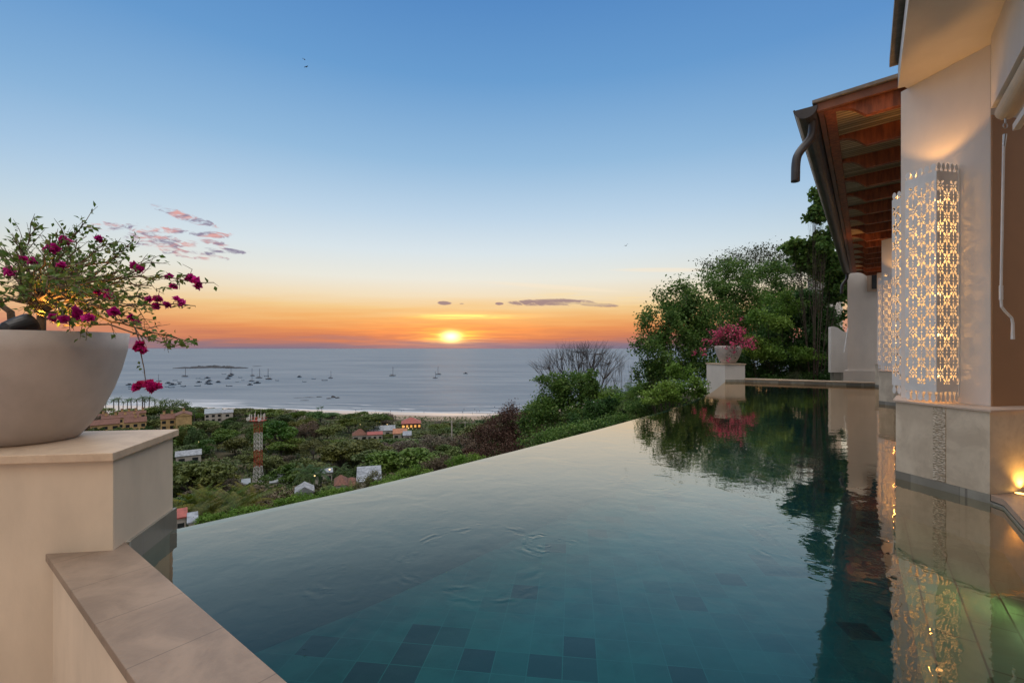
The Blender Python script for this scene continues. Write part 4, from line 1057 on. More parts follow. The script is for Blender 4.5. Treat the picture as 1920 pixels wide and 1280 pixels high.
clump_tree('broadleaf_tree', 'dense dark tree mass just behind the pool end wall', 'tree', base(1500, 26),
    CL([(1450, 640, 26, 45, 40), (1500, 640, 26, 45, 40), (1545, 640, 25.5, 36, 36), (1420, 680, 25, 40, 32), (1480, 685, 25, 45, 32), (1540, 685, 25, 36, 32), (1390, 690, 26, 26, 28), (1510, 590, 27, 30, 24), (1552, 606, 25.5, 20, 28), (1465, 600, 27, 30, 26)]), 23000, .16, M['leafC'], M['bark'], .2)
clump_tree('broadleaf_tree', 'bright green low tree right of the far planter', 'tree', base(1450, 23.8),
    CL([(1440, 600, 24.2, 34, 26), (1470, 570, 25, 30, 22), (1410, 650, 23.8, 24, 18), (1450, 655, 24, 34, 20), (1500, 665, 24, 30, 14)]), 6500, .14, M['leafB'], M['bark'], .12)
clump_tree('shrub_clump', 'dark shrubs filling the foot of the trees behind the pool end', 'shrub', base(1470, 24),
    CL([(1420, 712, 24, 34, 16), (1470, 714, 24, 34, 16), (1520, 714, 24, 34, 16), (1555, 712, 24, 22, 18), (1385, 720, 25, 30, 18)]), 7000, .14, M['leafC'], M['bark'], .08)
clump_tree('garden_shrub', 'small round fine-leaved shrub just behind the pool end wall', 'shrub', base(1495, 22.6),
    CL([(1494, 712, 22.6, 18, 14)]), 1800, .07, M['leafD'], M['bark'], .04, aspect=.25)
clump_tree('leafy_tree', 'olive tree with see-through crown below the broad dark tree', 'tree', base(1270, 20),
    CL([(1260, 735, 20, 34, 18), (1300, 725, 20, 26, 20), (1225, 745, 20, 30, 12), (1275, 700, 21, 24, 16)]), 4200, .12, M['leafB'], M['bark'], .1)
clump_tree('shrub_clump', 'green shrubs along the slope under the pool edge', 'shrub', base(1180, 26),
    CL([(1110, 800, 24, 40, 16), (1160, 790, 26, 36, 14), (1215, 765, 26, 40, 14), (1060, 815, 24, 40, 16), (1010, 828, 24, 34, 16), (1265, 755, 26, 34, 12)]), 9000, .13, M['leafA'], M['bark'], .08)
# mid distance
clump_tree('leafy_tree', 'full mid-green tree between the sea view and the bare tree', 'tree', base(1060, 42),
    CL([(1035, 738, 42, 32, 28), (1068, 722, 42, 32, 22), (1015, 765, 42, 30, 28), (1060, 770, 41, 44, 32), (1100, 745, 42, 30, 30), (1042, 712, 42, 22, 12), (1120, 780, 41, 34, 26), (1012, 712, 42, 12, 8), (1150, 752, 42, 26, 22), (1000, 795, 41, 26, 22)]), 11500, .24, M['leafA'], M['bark'], .2)
clump_tree('leafy_tree', 'tall loose green tree over the pool edge left of the broad dark tree', 'tree', base(1235, 30),
    CL([(1205, 735, 30, 22, 18), (1230, 720, 30, 24, 20), (1255, 735, 30, 24, 20), (1215, 765, 30, 28, 16), (1250, 760, 30, 28, 14), (1190, 760, 30, 18, 14)]), 5200, .17, M['leafA'], M['bark'], .14)
clump_tree('leafy_tree', 'green tree filling the slope under the two bare trees', 'tree', base(1130, 36),
    CL([(1120, 770, 36, 26, 20), (1150, 785, 36, 30, 18), (1180, 780, 36, 24, 16), (1095, 790, 36, 28, 18), (1150, 760, 36, 18, 14)]), 5200, .2, M['leafC'], M['bark'], .14)
clump_tree('leafy_tree', 'slim sapling with leaves up its stem in front of the bare tree', 'tree', base(1108, 40),
    CL([(1108, 705, 40, 12, 14), (1112, 725, 40, 14, 12), (1104, 740, 40, 12, 10)]), 900, .22, M['leafA'], M['bark'], .08)
clump_tree('leafy_tree', 'yellow-green loose tree beside the bare saplings', 'tree', base(1150, 40),
    CL([(1135, 745, 40, 24, 14), (1160, 752, 40, 22, 12), (1190, 745, 40, 22, 12), (1140, 775, 39, 20, 14)]), 2600, .22, M['leafB'], M['bark'], .1)

def bare_tree(label, base_, clumps, tr=.2, sub=30, twigs=12):
    return clump_tree('bare_tree', label, 'tree', base_, clumps, 0, .1, None, M['barkgrey'], tr, sub=sub, twigs=twigs, subr=.22)
bare_tree('large leafless tree with fan-shaped fine twigs against the sea', base(1092, 48),
    CL([(1030, 690, 48, 30, 14), (1052, 672, 48, 30, 14), (1085, 660, 48, 30, 11), (1115, 664, 47, 30, 14), (1142, 682, 48, 28, 16), (1090, 680, 47, 38, 18)]), .75, sub=30, twigs=8)
bare_tree('smaller leafless tree right of the big bare one', base(1145, 46), CL([(1135, 695, 46, 16, 14), (1155, 688, 46, 18, 16), (1150, 712, 46, 16, 10)]), .24, sub=18)
bare_tree('forked leafless sapling nearest the leafy tree on the right', base(1168, 44), CL([(1165, 690, 44, 10, 16), (1184, 696, 44, 12, 16), (1176, 715, 44, 12, 10)]), .2, sub=10)
bare_tree('pale leafless shrub-tree by the white roof below the pool edge', base(700, 100), CL([(692, 893, 100, 12, 6), (706, 891, 100, 12, 6)]), .2, sub=10)

# ------------------------------------------------------------------ palms
def palm_proto(name, H, nf, L, m, seed, droop=.9, crown_h=.6, tr=.16):
    r = random.Random(seed); root = thing(name, (0, 0, 0), 'x', 'palm tree'); mb = MB()
    lean = V3((r.uniform(-.08, .08)*H, r.uniform(-.08, .08)*H, H)); mb.tube(curve3(V3((0, 0, -.5)), lean, V3((0, 0, 0))+rv(.02*H), 8), [tr*(1.4-.5*i/8) for i in range(9)], 8)
    obj('trunk', mb, M['barkgrey'], root, world=False, smooth=True, fixn=False)
    mb = MB()
    for i in range(nf):
        a = 2*math.pi*i/nf*1.618*3; el = r.uniform(-.25, 1.25)
        d_ = V3((math.cos(a)*math.cos(el), math.sin(a)*math.cos(el), math.sin(el))); side = V3((-math.sin(a), math.cos(a), 0))
        pts = []; p = lean.copy(); dd_ = d_.copy(); n = 10
        for k in range(n+1):
            pts.append(p.copy()); dd_ = (dd_+V3((0, 0, -droop*.17))).normalized(); p = p+dd_*L/n
        for k in range(n):
            w_ = L*.17*math.sin(math.pi*min(1, (k+1.2)/(n+1)))**.7
            for s_ in (-1, 1):
                for h_ in (.1, .4, .7):
                    q = pts[k].lerp(pts[k+1], h_); t = (pts[k+1]-pts[k]); tip = q+side*s_*w_+V3((0, 0, -w_*.55))+t*.55
                    mb.poly([q, q+t*.24, tip], [(0, 1, 2)])
    obj('fronds', mb, m, root, world=False, fixn=False)
    return root
used = {}
def put_palm(key, proto, x, D, rz, sc, label, group=None, z=None):
    o = proto if key not in used else copy_tree(proto)
    used[key] = 1
    X = (x-960)/F*D; o.location = (X, D, (tz(X, D) if z is None else z)); o.rotation_euler = (0, 0, rz); o.scale = (sc, sc, sc); o['label'] = label
    if group: o['group'] = group
pa = palm_proto('coconut_palm', 11, 22, 3.4, M['frond'], 3, tr=.3)
pb = palm_proto('royal_palm', 9, 18, 4.2, M['frond'], 4, droop=1.0)
pc = palm_proto('young_coconut_palm', 5.5, 26, 3.3, M['frondy'], 5, droop=.7)
index_kids()
r = random.Random(3)
for i, x in enumerate([176, 186, 199, 212, 224, 231, 239, 247, 256, 266, 272, 279, 291, 301, 309]):
    y_top = [752, 748, 749, 744, 742, 750, 745, 744, 744, 740, 745, 741, 745, 748, 745][i]
    D = 415+r.uniform(-14, 14); X = (x-960)/F*D; g = tz(X, D); H = P(x, y_top, D).z-g
    put_palm('a', pa, x, D, r.uniform(0, 6), H/13.0, 'tall slim coconut palm in the beach row left of the umbrella-shaped tree', 'coconut palms in a row on the beach', z=g)
for x, yt, D in ((356, 766, 330), (364, 765, 335), (596, 762, 400), (603, 760, 400), (660, 793, 300)):
    X = (x-960)/F*D; g = tz(X, D); H = max(6, P(x, yt, D).z-g)
    put_palm('a', pa, x, D, r.uniform(0, 6), H/13.0, {356: 'coconut palm between the yellow condominiums and the grey-roofed house, left one', 364: 'coconut palm between the yellow condominiums and the grey-roofed house, right one', 596: 'left of the twin palms on the beach front', 603: 'right of the twin palms on the beach front', 660: 'dark palm beside the white house cluster'}[x])
for i, (x, yt, D) in enumerate(((577, 868, 150), (590, 872, 148), (603, 870, 152), (640, 868, 160), (566, 880, 146), (650, 876, 158))):
    X = (x-960)/F*D; g = tz(X, D); H = P(x, yt, D).z-g
    put_palm('b', pb, x, D, r.uniform(0, 6), max(.55, H/11.0), 'royal palm with drooping crown beside the thatched roofs', 'royal palms by the thatched roofs')
for i, (x, yt, D) in enumerate(((345, 915, 108), (372, 905, 112), (398, 908, 106), (428, 902, 110), (455, 908, 105), (478, 900, 112), (362, 930, 98), (412, 930, 100), (625, 905, 118), (660, 897, 122))):
    X = (x-960)/F*D; g = tz(X, D); H = P(x, yt, D).z-g
    put_palm('c', pc, x, D, r.uniform(0, 6), max(.5, H/8.0), 'yellow-green young coconut palm in the grove below the pool edge', 'young coconut palms below the pool edge')
put_palm('b', pb, 1178, 36, 1.0, .62, 'dark drooping palm left of the leafy trees', z=P(0, 735, 36).z-6.0)
put_palm('b', pb, 1212, 37, 2.2, .60, 'dark drooping palm tucked under the broad dark tree', z=P(0, 728, 37).z-6.0)

# ------------------------------------------------------------------ valley trees
def crown_proto(kind, seed, n=2600):
    r = np.random.default_rng(seed); pts = []
    if kind == 'umbrella':
        cl = [(r.uniform(-.62, .62), r.uniform(-.62, .62), r.uniform(.62, .92), r.uniform(.28, .42), r.uniform(.09, .14)) for _ in range(13)]
    elif kind == 'round':
        cl = [(r.uniform(-.5, .5), r.uniform(-.5, .5), r.uniform(.35, .85), r.uniform(.3, .45), r.uniform(.18, .28)) for _ in range(12)]
    else:
        cl = [(r.uniform(-.6, .6), r.uniform(-.6, .6), r.uniform(.3, .85), r.uniform(.22, .34), r.uniform(.15, .25)) for _ in range(16)]
    for (x, y, z, rh, rv_) in cl:
        k = n//len(cl); d_ = r.normal(size=(k, 3)); d_ /= np.linalg.norm(d_, axis=1)[:, None]
        d_[:, 2] = np.where(r.random(k) < .7, np.abs(d_[:, 2]), d_[:, 2])
        rad = (.75+.3*r.random(k))[:, None]
        p = d_*rad*np.array([rh, rh, rv_])+np.array([x, y, z]); pts.append(p)
    return np.concatenate(pts), cl
PROTO = []
for kind, ms in (('umbrella', ['v_green', 'v_dark', 'v_green', 'v_olive']), ('round', ['v_green', 'v_dark', 'v_olive', 'v_dark']), ('loose', ['v_brown', 'v_red', 'v_brown', 'v_olive'])):
    for i, mk_ in enumerate(ms):
        p_, cl = crown_proto(kind, 10*i+len(kind), 3000 if kind != 'loose' else 3400)
        root = thing('valley_tree', (0, 0, 0), 'x', 'tree')
        p_ = p_*np.array([7.0, 7.0, 8.0])
        leaf_obj('crown', p_, .62 if kind != 'loose' else .42, M[mk_], root, world=False, up=2.2, aspect=.8)
        mb = MB(); mb.tube([(0, 0, -1), (.1, 0, 1.5), (0, .1, 3.2)], [.32, .25, .2], 7)
        obj('trunk', mb, M['barkgrey'], root, world=False, fixn=False)
        mb = MB()
        for (x, y, z, rh, rv_) in cl: mb.tube(curve3(V3((0, .1, 3.0)), V3((x*7, y*7, z*8)), V3((0, 0, .5)), 4), [.14, .11, .09, .06, .03], 4, cap=False)
        obj('limbs', mb, M['barkgrey'], root, world=False, fixn=False)
        PROTO.append([kind, mk_, root, False])
index_kids()
KN = {'umbrella': 'flat-topped', 'round': 'round-crowned', 'loose': 'thin-crowned'}
CN = {'v_green': 'green', 'v_dark': 'dark green', 'v_olive': 'olive', 'v_brown': 'dry brown', 'v_red': 'russet'}
protect = [(478, 490, 896, 172), (165, 366, 800, 268), (655, 772, 820, 272), (745, 800, 804, 325), (372, 462, 784, 330), (322, 384, 858, 200), (636, 712, 905, 132), (546, 592, 920, 128), (560, 625, 891, 150), (844, 850, 812, 240), (325, 360, 972, 92), (1000, 1200, 800, 100)]
def sky_limit(x):
    return float(np.interp(x, [160, 300, 380, 560, 640, 680, 735, 745, 900, 960, 1020, 1100], [764, 764, 764, 768, 776, 772, 776, 789, 790, 776, 770, 770]))
def place_valley():
    cnt = 0; pos = []; rr = random.Random(11)
    cand = []
    y = 98.0
    while y < 440:
        stp = 10.0+y*.026; x = (-790/F)*y
        while x < (1080-960)/F*y+12:
            cand.append((x+rr.uniform(-.35, .35)*stp, y+rr.uniform(-.35, .35)*stp)); x += stp*1.12
        y += stp*.95
    for (X, Y) in cand:
        px = 960+X/Y*F; g = tz(X, Y)
        if g < SEA+(.95 if X > -300 else 1.6): continue
        # open dry clearing
        if 680 < px < 760 and 120 < Y < 165: continue
        nv = mnoise.noise(V3((X*.016, Y*.016, 0)))+rr.uniform(-.35, .35)
        right = px > 780
        if right and rr.random() < .32: idx = rr.choice((8, 9, 9, 10, 11))
        elif nv > .28: idx = rr.choice((8, 10, 11, 3, 6))
        elif nv > -.05: idx = rr.choice((0, 2, 4, 3, 6))
        else: idx = rr.choice((0, 1, 2, 5, 7, 1))
        sc = rr.choice((.8, 1.0, 1.15, 1.3, 1.6, 1.9))*rr.uniform(.92, 1.08)*(.85 if Y < 150 else 1.0); h = 8.2*sc; rad = 7*sc
        topy = 653+(CAMZ-(g+h))/Y*F
        lim = sky_limit(px)
        if topy < lim:
            hn = (CAMZ-(lim-653)/F*Y)-g
            if hn < 2.2: continue
            sc2 = hn/8.2
        else: sc2 = sc
        ok = True
        for (x0, x1, yb, D) in protect:
            if Y < D+8:
                rp = rad/Y*F
                if px+rp*.85 > x0 and px-rp*.85 < x1:
                    ty = 653+(CAMZ-(g+8.2*sc2))/Y*F
                    if ty < yb+2:
                        hn = (CAMZ-(yb+3-653)/F*Y)-g
                        if hn > 2.5 and abs(Y-D) > 8: sc2 = min(sc2, hn/8.2)
                        else: ok = False; break
        if not ok: continue
        pr_ = PROTO[idx]
        o = pr_[2] if not pr_[3] else copy_tree(pr_[2]); pr_[3] = True
        o.location = (X, Y, g-.3); o.rotation_euler = (0, 0, rr.uniform(0, 6.28)); o.scale = (sc, sc, sc2)
        zone = 'left of the mast' if px < 470 else ('between mast and white houses' if px < 660 else ('below the white houses' if px < 790 else 'right of the white houses'))
        dist = 'near the pool edge' if Y < 170 else ('in mid valley' if Y < 280 else 'close to the beach')
        o['label'] = f'{KN[pr_[0]]} {CN[pr_[1]]} tree {dist}, {zone}'
        o['group'] = f'{KN[pr_[0]]} {CN[pr_[1]]} valley trees {dist} {zone}'
        cnt += 1
    print('valley trees', cnt)
place_valley()
def tree_row(xs, D, ytop, idxs, label, group):
    rr = random.Random(len(xs)+int(D))
    for i, px in enumerate(xs):
        Dj = D+rr.uniform(-4, 4); X = (px-960)/F*Dj; g = tz(X, Dj); h = (CAMZ-(ytop+rr.uniform(-1, 4)-653)/F*Dj)-g
        if h < 2: continue
        pr_ = PROTO[idxs[i % len(idxs)]]; o = pr_[2] if not pr_[3] else copy_tree(pr_[2]); pr_[3] = True
        k = rr.uniform(.6, .85); o.location = (X, Dj, g-.3); o.rotation_euler = (0, 0, rr.uniform(0, 6)); o.scale = (k, k, h/8.0)
        o['label'] = label; o['group'] = group
tree_row(range(168, 392, 15), 236, 803, (4, 5, 1, 7), 'round dark tree in the row right in front of the ochre condominiums', 'trees in front of the condominiums')
tree_row((386, 398, 410, 424, 440), 300, 786, (4, 5), 'dark tree in front of the grey-roofed white house', 'trees before the grey-roofed house')
tree_row(range(448, 545, 13), 146, 908, (4, 1, 5), 'green tree hiding the foot of the mast', 'trees at the foot of the mast')
tree_row((556, 606, 616, 628), 140, 912, (4, 1), 'green tree between the royal palms and the thatched huts', 'trees between palms and huts')
tree_row((664, 682, 702, 722, 742, 760), 256, 826, (4, 0, 5), 'green tree just below the white house cluster', 'trees below the white houses')
tree_row((330, 346, 362, 380), 186, 862, (4, 1, 5), 'green tree in front of the pale roof beside the pedestal', 'trees before the pale roof')
for p_ in PROTO:
    if not p_[3]:
        for ch in KIDS.get(p_[2].name, []): bpy.data.objects.remove(ch)
        bpy.data.objects.remove(p_[2])
# big umbrella tree by the palms
clump_tree('umbrella_tree', 'big umbrella-shaped tree at the end of the beach palm row', 'tree', base(325, 350),
    CL([(305, 765, 350, 18, 8), (325, 757, 350, 22, 8), (345, 765, 350, 16, 9), (318, 772, 350, 26, 8), (340, 776, 345, 18, 8)]), 3500, .9, M['v_dark'], M['barkgrey'], .5)
clump_tree('umbrella_tree', 'dark tree on the beach front with yellow lamp in front, above the white house cluster', 'tree', base(708, 345),
    CL([(700, 782, 345, 18, 9), (716, 784, 345, 16, 9), (690, 790, 345, 14, 8), (725, 792, 345, 12, 9)]), 3000, .8, M['v_dark'], M['barkgrey'], .5)
# russet thicket and bright trees right under the pool edge
clump_tree('russet_tree', 'dark russet leafless-looking thicket tree in front of the beach', 'tree', base(950, 72),
    CL([(935, 800, 72, 34, 24), (965, 785, 72, 28, 26), (985, 815, 71, 28, 30), (940, 835, 70, 36, 24), (975, 850, 68, 30, 20), (905, 815, 73, 22, 16)]), 13000, .26, M['v_red'], M['barkgrey'], .22, sub=18, twigs=10)
clump_tree('leafy_tree', 'olive-green tree behind the russet thicket', 'tree', base(1010, 78),
    CL([(1000, 768, 78, 22, 12), (1020, 775, 78, 18, 14), (985, 775, 78, 16, 8)]), 3000, .3, M['v_green'], M['bark'], .2)
for (x, y, D, rx, ry, m_, lab) in (
    (772, 888, 66, 40, 14, 'leafB', 'bright green leafy treetop showing over the pool edge right of the clearing'),
    (742, 905, 62, 34, 12, 'leafB', 'small bright green treetop touching the pool edge below the clearing'),
    (880, 862, 62, 34, 12, 'leafB', 'bright green treetop touching the pool edge under the russet thicket'),
    (640, 925, 62, 34, 10, 'leafB', 'bright green treetop below the thatched roofs at the pool edge'),
    (565, 938, 60, 40, 12, 'leafB', 'bright green treetop below the mast at the pool edge'),
    (480, 958, 58, 40, 12, 'leafB', 'bright green treetop at the pool edge left of the mast'),
    (410, 972, 58, 34, 12, 'leafB', 'bright green treetop right beside the near pedestal'),
    (700, 900, 80, 30, 16, 'v_olive', 'olive shrub-tree under the dry clearing'),
    (830, 870, 72, 34, 16, 'v_brown', 'dry brown shrub-tree left of the russet thicket')):
    clump_tree('slope_tree', lab, 'tree', base(x, D), CL([(x-rx*.6, y+ry*.4, D, rx*.6, ry), (x, y, D, rx*.6, ry), (x+rx*.6, y+ry*.6, D, rx*.6, ry), (x, y+ry*1.6, D-1, rx*.9, ry), (x-rx*.8, y+ry*2, D-1, rx*.6, ry)]), 5200, .24, M[m_], M['bark'], .14)

# undergrowth
def undergrowth():
    n = 80000; Y = rng.uniform(25, 440, n)**1.0; X = rng.uniform(-.92, .30, n)*Y
    keep = []
    for x, y in zip(X, Y):
        s = (x+2.8)*-.807+(y-3.85)*.59
        if s < 6: continue
        z = tz(x, y)
        px = 960+x/y*F
        if z < SEA+1.2 or (685 < px < 745 and 125 < y < 160): continue
        if mnoise.noise(V3((x*.05, y*.05, 9))) < -.32: continue
        keep.append((x, y, z+rng.uniform(0, 1.4)))
    tag(leaf_obj('undergrowth', keep, 1.1, M['v_dark'], None, up=1.0, aspect=.8), 'low scrub covering the ground between the valley trees', 'scrub', kind='stuff')
undergrowth()

# ------------------------------------------------------------------ mast
def mast():
    D = 171; b = P(484, 912, D); top = P(484, 788, D).z; zb = b.z-1.5
    root = thing('telecom_mast', (b.x, b.y, zb), 'red and white lattice telecom mast rising from the trees', 'telecom mast')
    mr = mat('mast_red', (.36, .045, .02), .5); mw = mat('mast_white', (.60, .59, .57), .5)
    bands = [(zb, P(0, 874, D).z, mw), (P(0, 874, D).z, P(0, 844, D).z, mr), (P(0, 844, D).z, P(0, 811, D).z, mw), (P(0, 811, D).z, top, mr)]
    def hw(z): return 1.6+(.98-1.6)*min(1, (z-zb)/((top-zb)*.35))
    for (za, zc, m_) in bands:
        mb = MB(); n = max(2, int(round((zc-za)/1.7))); zs = [za+(zc-za)*i/n for i in range(n+1)]
        cs = [(-1, -1), (1, -1), (1, 1), (-1, 1)]
        for i in range(n):
            h0_, h1_ = hw(zs[i]), hw(zs[i+1])
            for k in range(4):
                a, c = cs[k], cs[(k+1) % 4]
                pa_ = V3((b.x+a[0]*h0_, b.y+a[1]*h0_, zs[i])); pb_ = V3((b.x+a[0]*h1_, b.y+a[1]*h1_, zs[i+1]))
                qa = V3((b.x+c[0]*h0_, b.y+c[1]*h0_, zs[i])); qb = V3((b.x+c[0]*h1_, b.y+c[1]*h1_, zs[i+1]))
                mb.tube([pa_, pb_], .095, 5); mb.tube([pa_, qb], .045, 4); mb.tube([qa, pb_], .045, 4); mb.tube([pb_, qb], .04, 4)
        obj('lattice_section', mb, m_, root, fixn=False)
    mb = MB(); mb.box((b.x, b.y, top), (2.4, 1.6, .12)); 
    for s_ in (-1, 1): mb.tube([(b.x-2.4, b.y+1.6*s_, top+1), (b.x+2.4, b.y+1.6*s_, top+1)], .06, 4); mb.tube([(b.x+2.4*s_, b.y-1.6, top+1), (b.x+2.4*s_, b.y+1.6, top+1)], .06, 4)
    obj('platform', mb, mr, root)
    for i, (ox, oy) in enumerate(((-2.4, -1.3), (-1.5, -1.6), (-.4, -1.6), (.9, -1.6), (1.9, -1.6), (2.4, -.9), (-2.0, 1.5), (1.6, 1.5))):
        mb = MB(); mb.box((b.x+ox, b.y+oy, top+1.3), (.16, .08, 1.1)); mb.tube([(b.x+ox, b.y+oy+.15, top), (b.x+ox, b.y+oy+.15, top+2.6)], .05, 5)
        obj('antenna', mb, mw, root)
    for ox, oz, r_ in ((-2.4, .9, .7), (1.6, .6, .6), (.5, 1.0, .45)):
        mb = MB(); mb.tube([(b.x+ox, b.y-2.1, top+oz), (b.x+ox, b.y-2.4, top+oz)], r_, 16); obj('dish', mb, mw if ox != .5 else mr, root)
    mb = MB(); mb.tube([(b.x+1, b.y, top), (b.x+1, b.y, top+4.6)], .05, 5); mb.tube([(b.x-1, b.y, top), (b.x-1, b.y, top+3.6)], .05, 5); obj('rod', mb, mw, root)
mast()

# ------------------------------------------------------------------ houses in the valley
M['ywall'] = mat('ochre_wall', (.50, .35, .17), .8, var=.25, vscale=.5); M['rtile'] = mat('brown_roof_tile', (.15, .065, .045), .8, var=.35, vscale=1.5, bump=.05, bscale=3)
M['wwall'] = mat('pale_wall', (.46, .43, .40), .8, var=.1, vscale=.5); M['groof'] = mat('grey_metal_roof', (.26, .29, .31), .5, var=.2, vscale=.6); M['proof'] = mat('pale_metal_roof', (.25, .27, .30), .5, var=.45, vscale=.9)
M['redroof'] = mat('red_roof', (.30, .07, .055), .6, var=.3, vscale=1); M['thatch'] = mat('thatch_roof', (.17, .08, .06), .95, var=.35, vscale=2); M['wlit'] = mat('warm_window', (.5, .3, .1), .5, emit=(1, .45, .10), estr=.8)
def house(label, x0, x1, yr, ye, yb, D, depth, wallm, roofm, shape='gable', win=2, cat='house', group=None, lit=False, rz=0.0, chim=0, name='house'):
    """x0..x1, ridge, eave and base rows of the photograph at distance D"""
    a, b = P(x0, ye, D), P(x1, ye, D); zr = P(0, yr, D).z; ze = a.z; zb = min(P(0, yb, D).z-2, tz((a.x+b.x)/2, D)-.5)
    th = math.atan(-(a.x+b.x)/2/D); th = th if abs(th) > .1 else 0.0; rz = rz+th
    root = thing(name, ((a.x+b.x)/2*(1+depth/2/D), D+depth/2, zb), label, cat, group, rz)
    hw_ = (b.x-a.x)/2*math.cos(th); hd_ = depth/2; zz = ze-zb; zrr = zr-zb
    mb = MB(); mb.box((0, 0, zz/2), (hw_-.3, hd_-.3, zz/2)); obj('wall', mb, wallm, root, world=False)
    mb = MB()
    if shape == 'gable':
        pr = [(-hd_, zz-.1), (hd_, zz-.1), (hd_, zz+.15), (0, zrr), (-hd_, zz+.15)]
        mb.sweep(pr, (-hw_, 0, 0), (0, 1, 0), (0, 0, 1), (2*hw_, 0, 0))
    elif shape == 'gablef':
        pr = [(-hw_, zz-.1), (hw_, zz-.1), (hw_, zz+.15), (0, zrr), (-hw_, zz+.15)]
        mb.sweep(pr, (0, -hd_, 0), (1, 0, 0), (0, 0, 1), (0, 2*hd_, 0))
    elif shape == 'mono':
        mb.poly([(-hw_, -hd_, zz), (hw_, -hd_, zz+.1), (hw_, hd_, zrr), (-hw_, hd_, zrr), (-hw_, -hd_, zz-.3), (hw_, -hd_, zz-.2), (hw_, hd_, zrr-.3), (-hw_, hd_, zrr-.3)], [(0, 1, 2, 3), (7, 6, 5, 4), (0, 4, 5, 1), (1, 5, 6, 2), (2, 6, 7, 3), (3, 7, 4, 0)])
    else:
        k = .55*min(hw_, hd_)
        mb.poly([(-hw_, -hd_, zz), (hw_, -hd_, zz), (hw_, hd_, zz), (-hw_, hd_, zz), (-hw_+k*1.6, 0, zrr), (hw_-k*1.6, 0, zrr)], [(3, 2, 1, 0), (0, 1, 5, 4), (1, 2, 5), (2, 3, 4, 5), (3, 0, 4)])
    ro = obj('roof', mb, roofm, root, world=False)
    if shape == 'gablef':
        mb = MB(); mb.poly([(-hw_+.4, -hd_-.01, zz), (hw_-.4, -hd_-.01, zz), (0, -hd_-.01, zrr-.3), (-hw_+.4, -hd_+.2, zz), (hw_-.4, -hd_+.2, zz), (0, -hd_+.2, zrr-.3)], [(0, 1, 2), (5, 4, 3), (0, 3, 4, 1), (1, 4, 5, 2), (2, 5, 3, 0)]); obj('gable_wall', mb, wallm, root, world=False)
    for i in range(chim):
        mb = MB(); cx = -hw_+2*hw_*(i+.5)/chim; mb.box((cx, 0, zrr+.5), (.6, .6, 1.1)); c_ = obj('chimney', mb, wallm, None); c_.parent = ro
        mb = MB(); mb.box((cx, 0, zrr+1.7), (.8, .8, .12)); c2_ = obj('chimney_cap', mb, roofm, None); c2_.parent = ro
    for i in range(win):
        for fl_i in range(2 if zz > 7 else 1):
            cx = -hw_+2*hw_*(i+.5)/win; wz = zz-1.9-fl_i*3.1
            if wz < .8: continue
            mb = MB(); mb.box((cx, -hd_+.28, wz), (min(1.1, hw_/win*.5), .06, .85)); obj('window', mb, M['wlit'] if lit else M['glass'], root, world=False)
    return root
CG = 'ochre condominium blocks with brown tile roofs'
house('ochre condominium with arched windows, lowest of the blocks beside the bowl', 168, 226, 789, 797, 812, 262, 12, M['ywall'], M['rtile'], 'gable', 3, group=CG)
house('ochre condominium block with dark brown roof left of the gabled one', 232, 276, 784, 792, 806, 266, 11, M['ywall'], M['rtile'], 'gable', 3, group=CG, chim=1)
house('largest ochre condominium with plain gable end facing the pool', 328, 361, 774, 780, 802, 270, 15, M['ywall'], M['rtile'], 'gablef', 0, group=CG, chim=1)
house('ochre condominium wing with balconies joined to the large gable', 300, 330, 778, 786, 803, 272, 13, M['ywall'], M['rtile'], 'gable', 2, group=CG, chim=2)
house('long brown-roofed condominium row in the middle of the complex', 190, 262, 779, 784, 800, 285, 10, M['ywall'], M['rtile'], 'gable', 5, group=CG, chim=4)
house('farthest brown-roofed condominium row, nearest the beach palms', 222, 275, 772, 776, 792, 300, 10, M['ywall'], M['rtile'], 'gable', 4, group=CG, chim=4)
house('brown-roofed condominium at the left end behind the bowl', 160, 205, 778, 783, 798, 305, 10, M['ywall'], M['rtile'], 'gable', 3, group=CG, chim=2)
house('white house with grey metal roof near the beach', 383, 417, 769, 775, 790, 335, 12, M['wwall'], M['groof'], 'mono', 3)
house('white gabled house with pale yellow trim next to the grey-roofed one', 415, 438, 769, 774, 788, 338, 12, M['wwall'], M['proof'], 'gable', 1)
house('low house with pale metal roof among the trees beside the pedestal', 328, 379, 848, 855, 868, 203, 10, M['wwall'], M['proof'], 'gable', 2)
house('white house with small red roof in the middle of the cluster', 688, 718, 811, 815, 826, 276, 9, M['wwall'], M['redroof'], 'gable', 3)
house('house with brown roof at the left of the white cluster', 660, 690, 806, 816, 822, 280, 10, M['wwall'], M['thatch'], 'hip', 2)
house('long pale roof at the back of the white cluster', 682, 742, 801, 808, 818, 290, 14, M['wwall'], M['proof'], 'gable', 2)
house('orange tile roof at the right of the white cluster', 736, 764, 806, 813, 822, 284, 12, M['wwall'], mat('orange_tile', (.36, .16, .09), .8, var=.3, vscale=1), 'gable', 2)
house('beach restaurant with red roof and lit windows', 752, 790, 785, 794, 808, 330, 14, mat('dark_timber', (.10, .06, .04), .8), M['redroof'], 'hip', 5, cat='restaurant', lit=True)
house('small shed with white roof right of the orange tile roof', 755, 772, 812, 816, 824, 272, 8, M['wwall'], M['proof'], 'mono', 1)
house('brown thatched hut left of the white roof at the pool edge', 626, 652, 897, 910, 920, 132, 8, M['wwall'], M['thatch'], 'hip', 1, cat='hut')
house('brown thatched hut half hidden behind the first thatched one', 646, 672, 901, 911, 920, 136, 8, M['wwall'], M['thatch'], 'hip', 1, cat='hut')
house('white-walled building with pale metal roof cut by the pool edge', 668, 716, 889, 902, 925, 122, 9, M['wwall'], M['proof'], 'mono', 0)
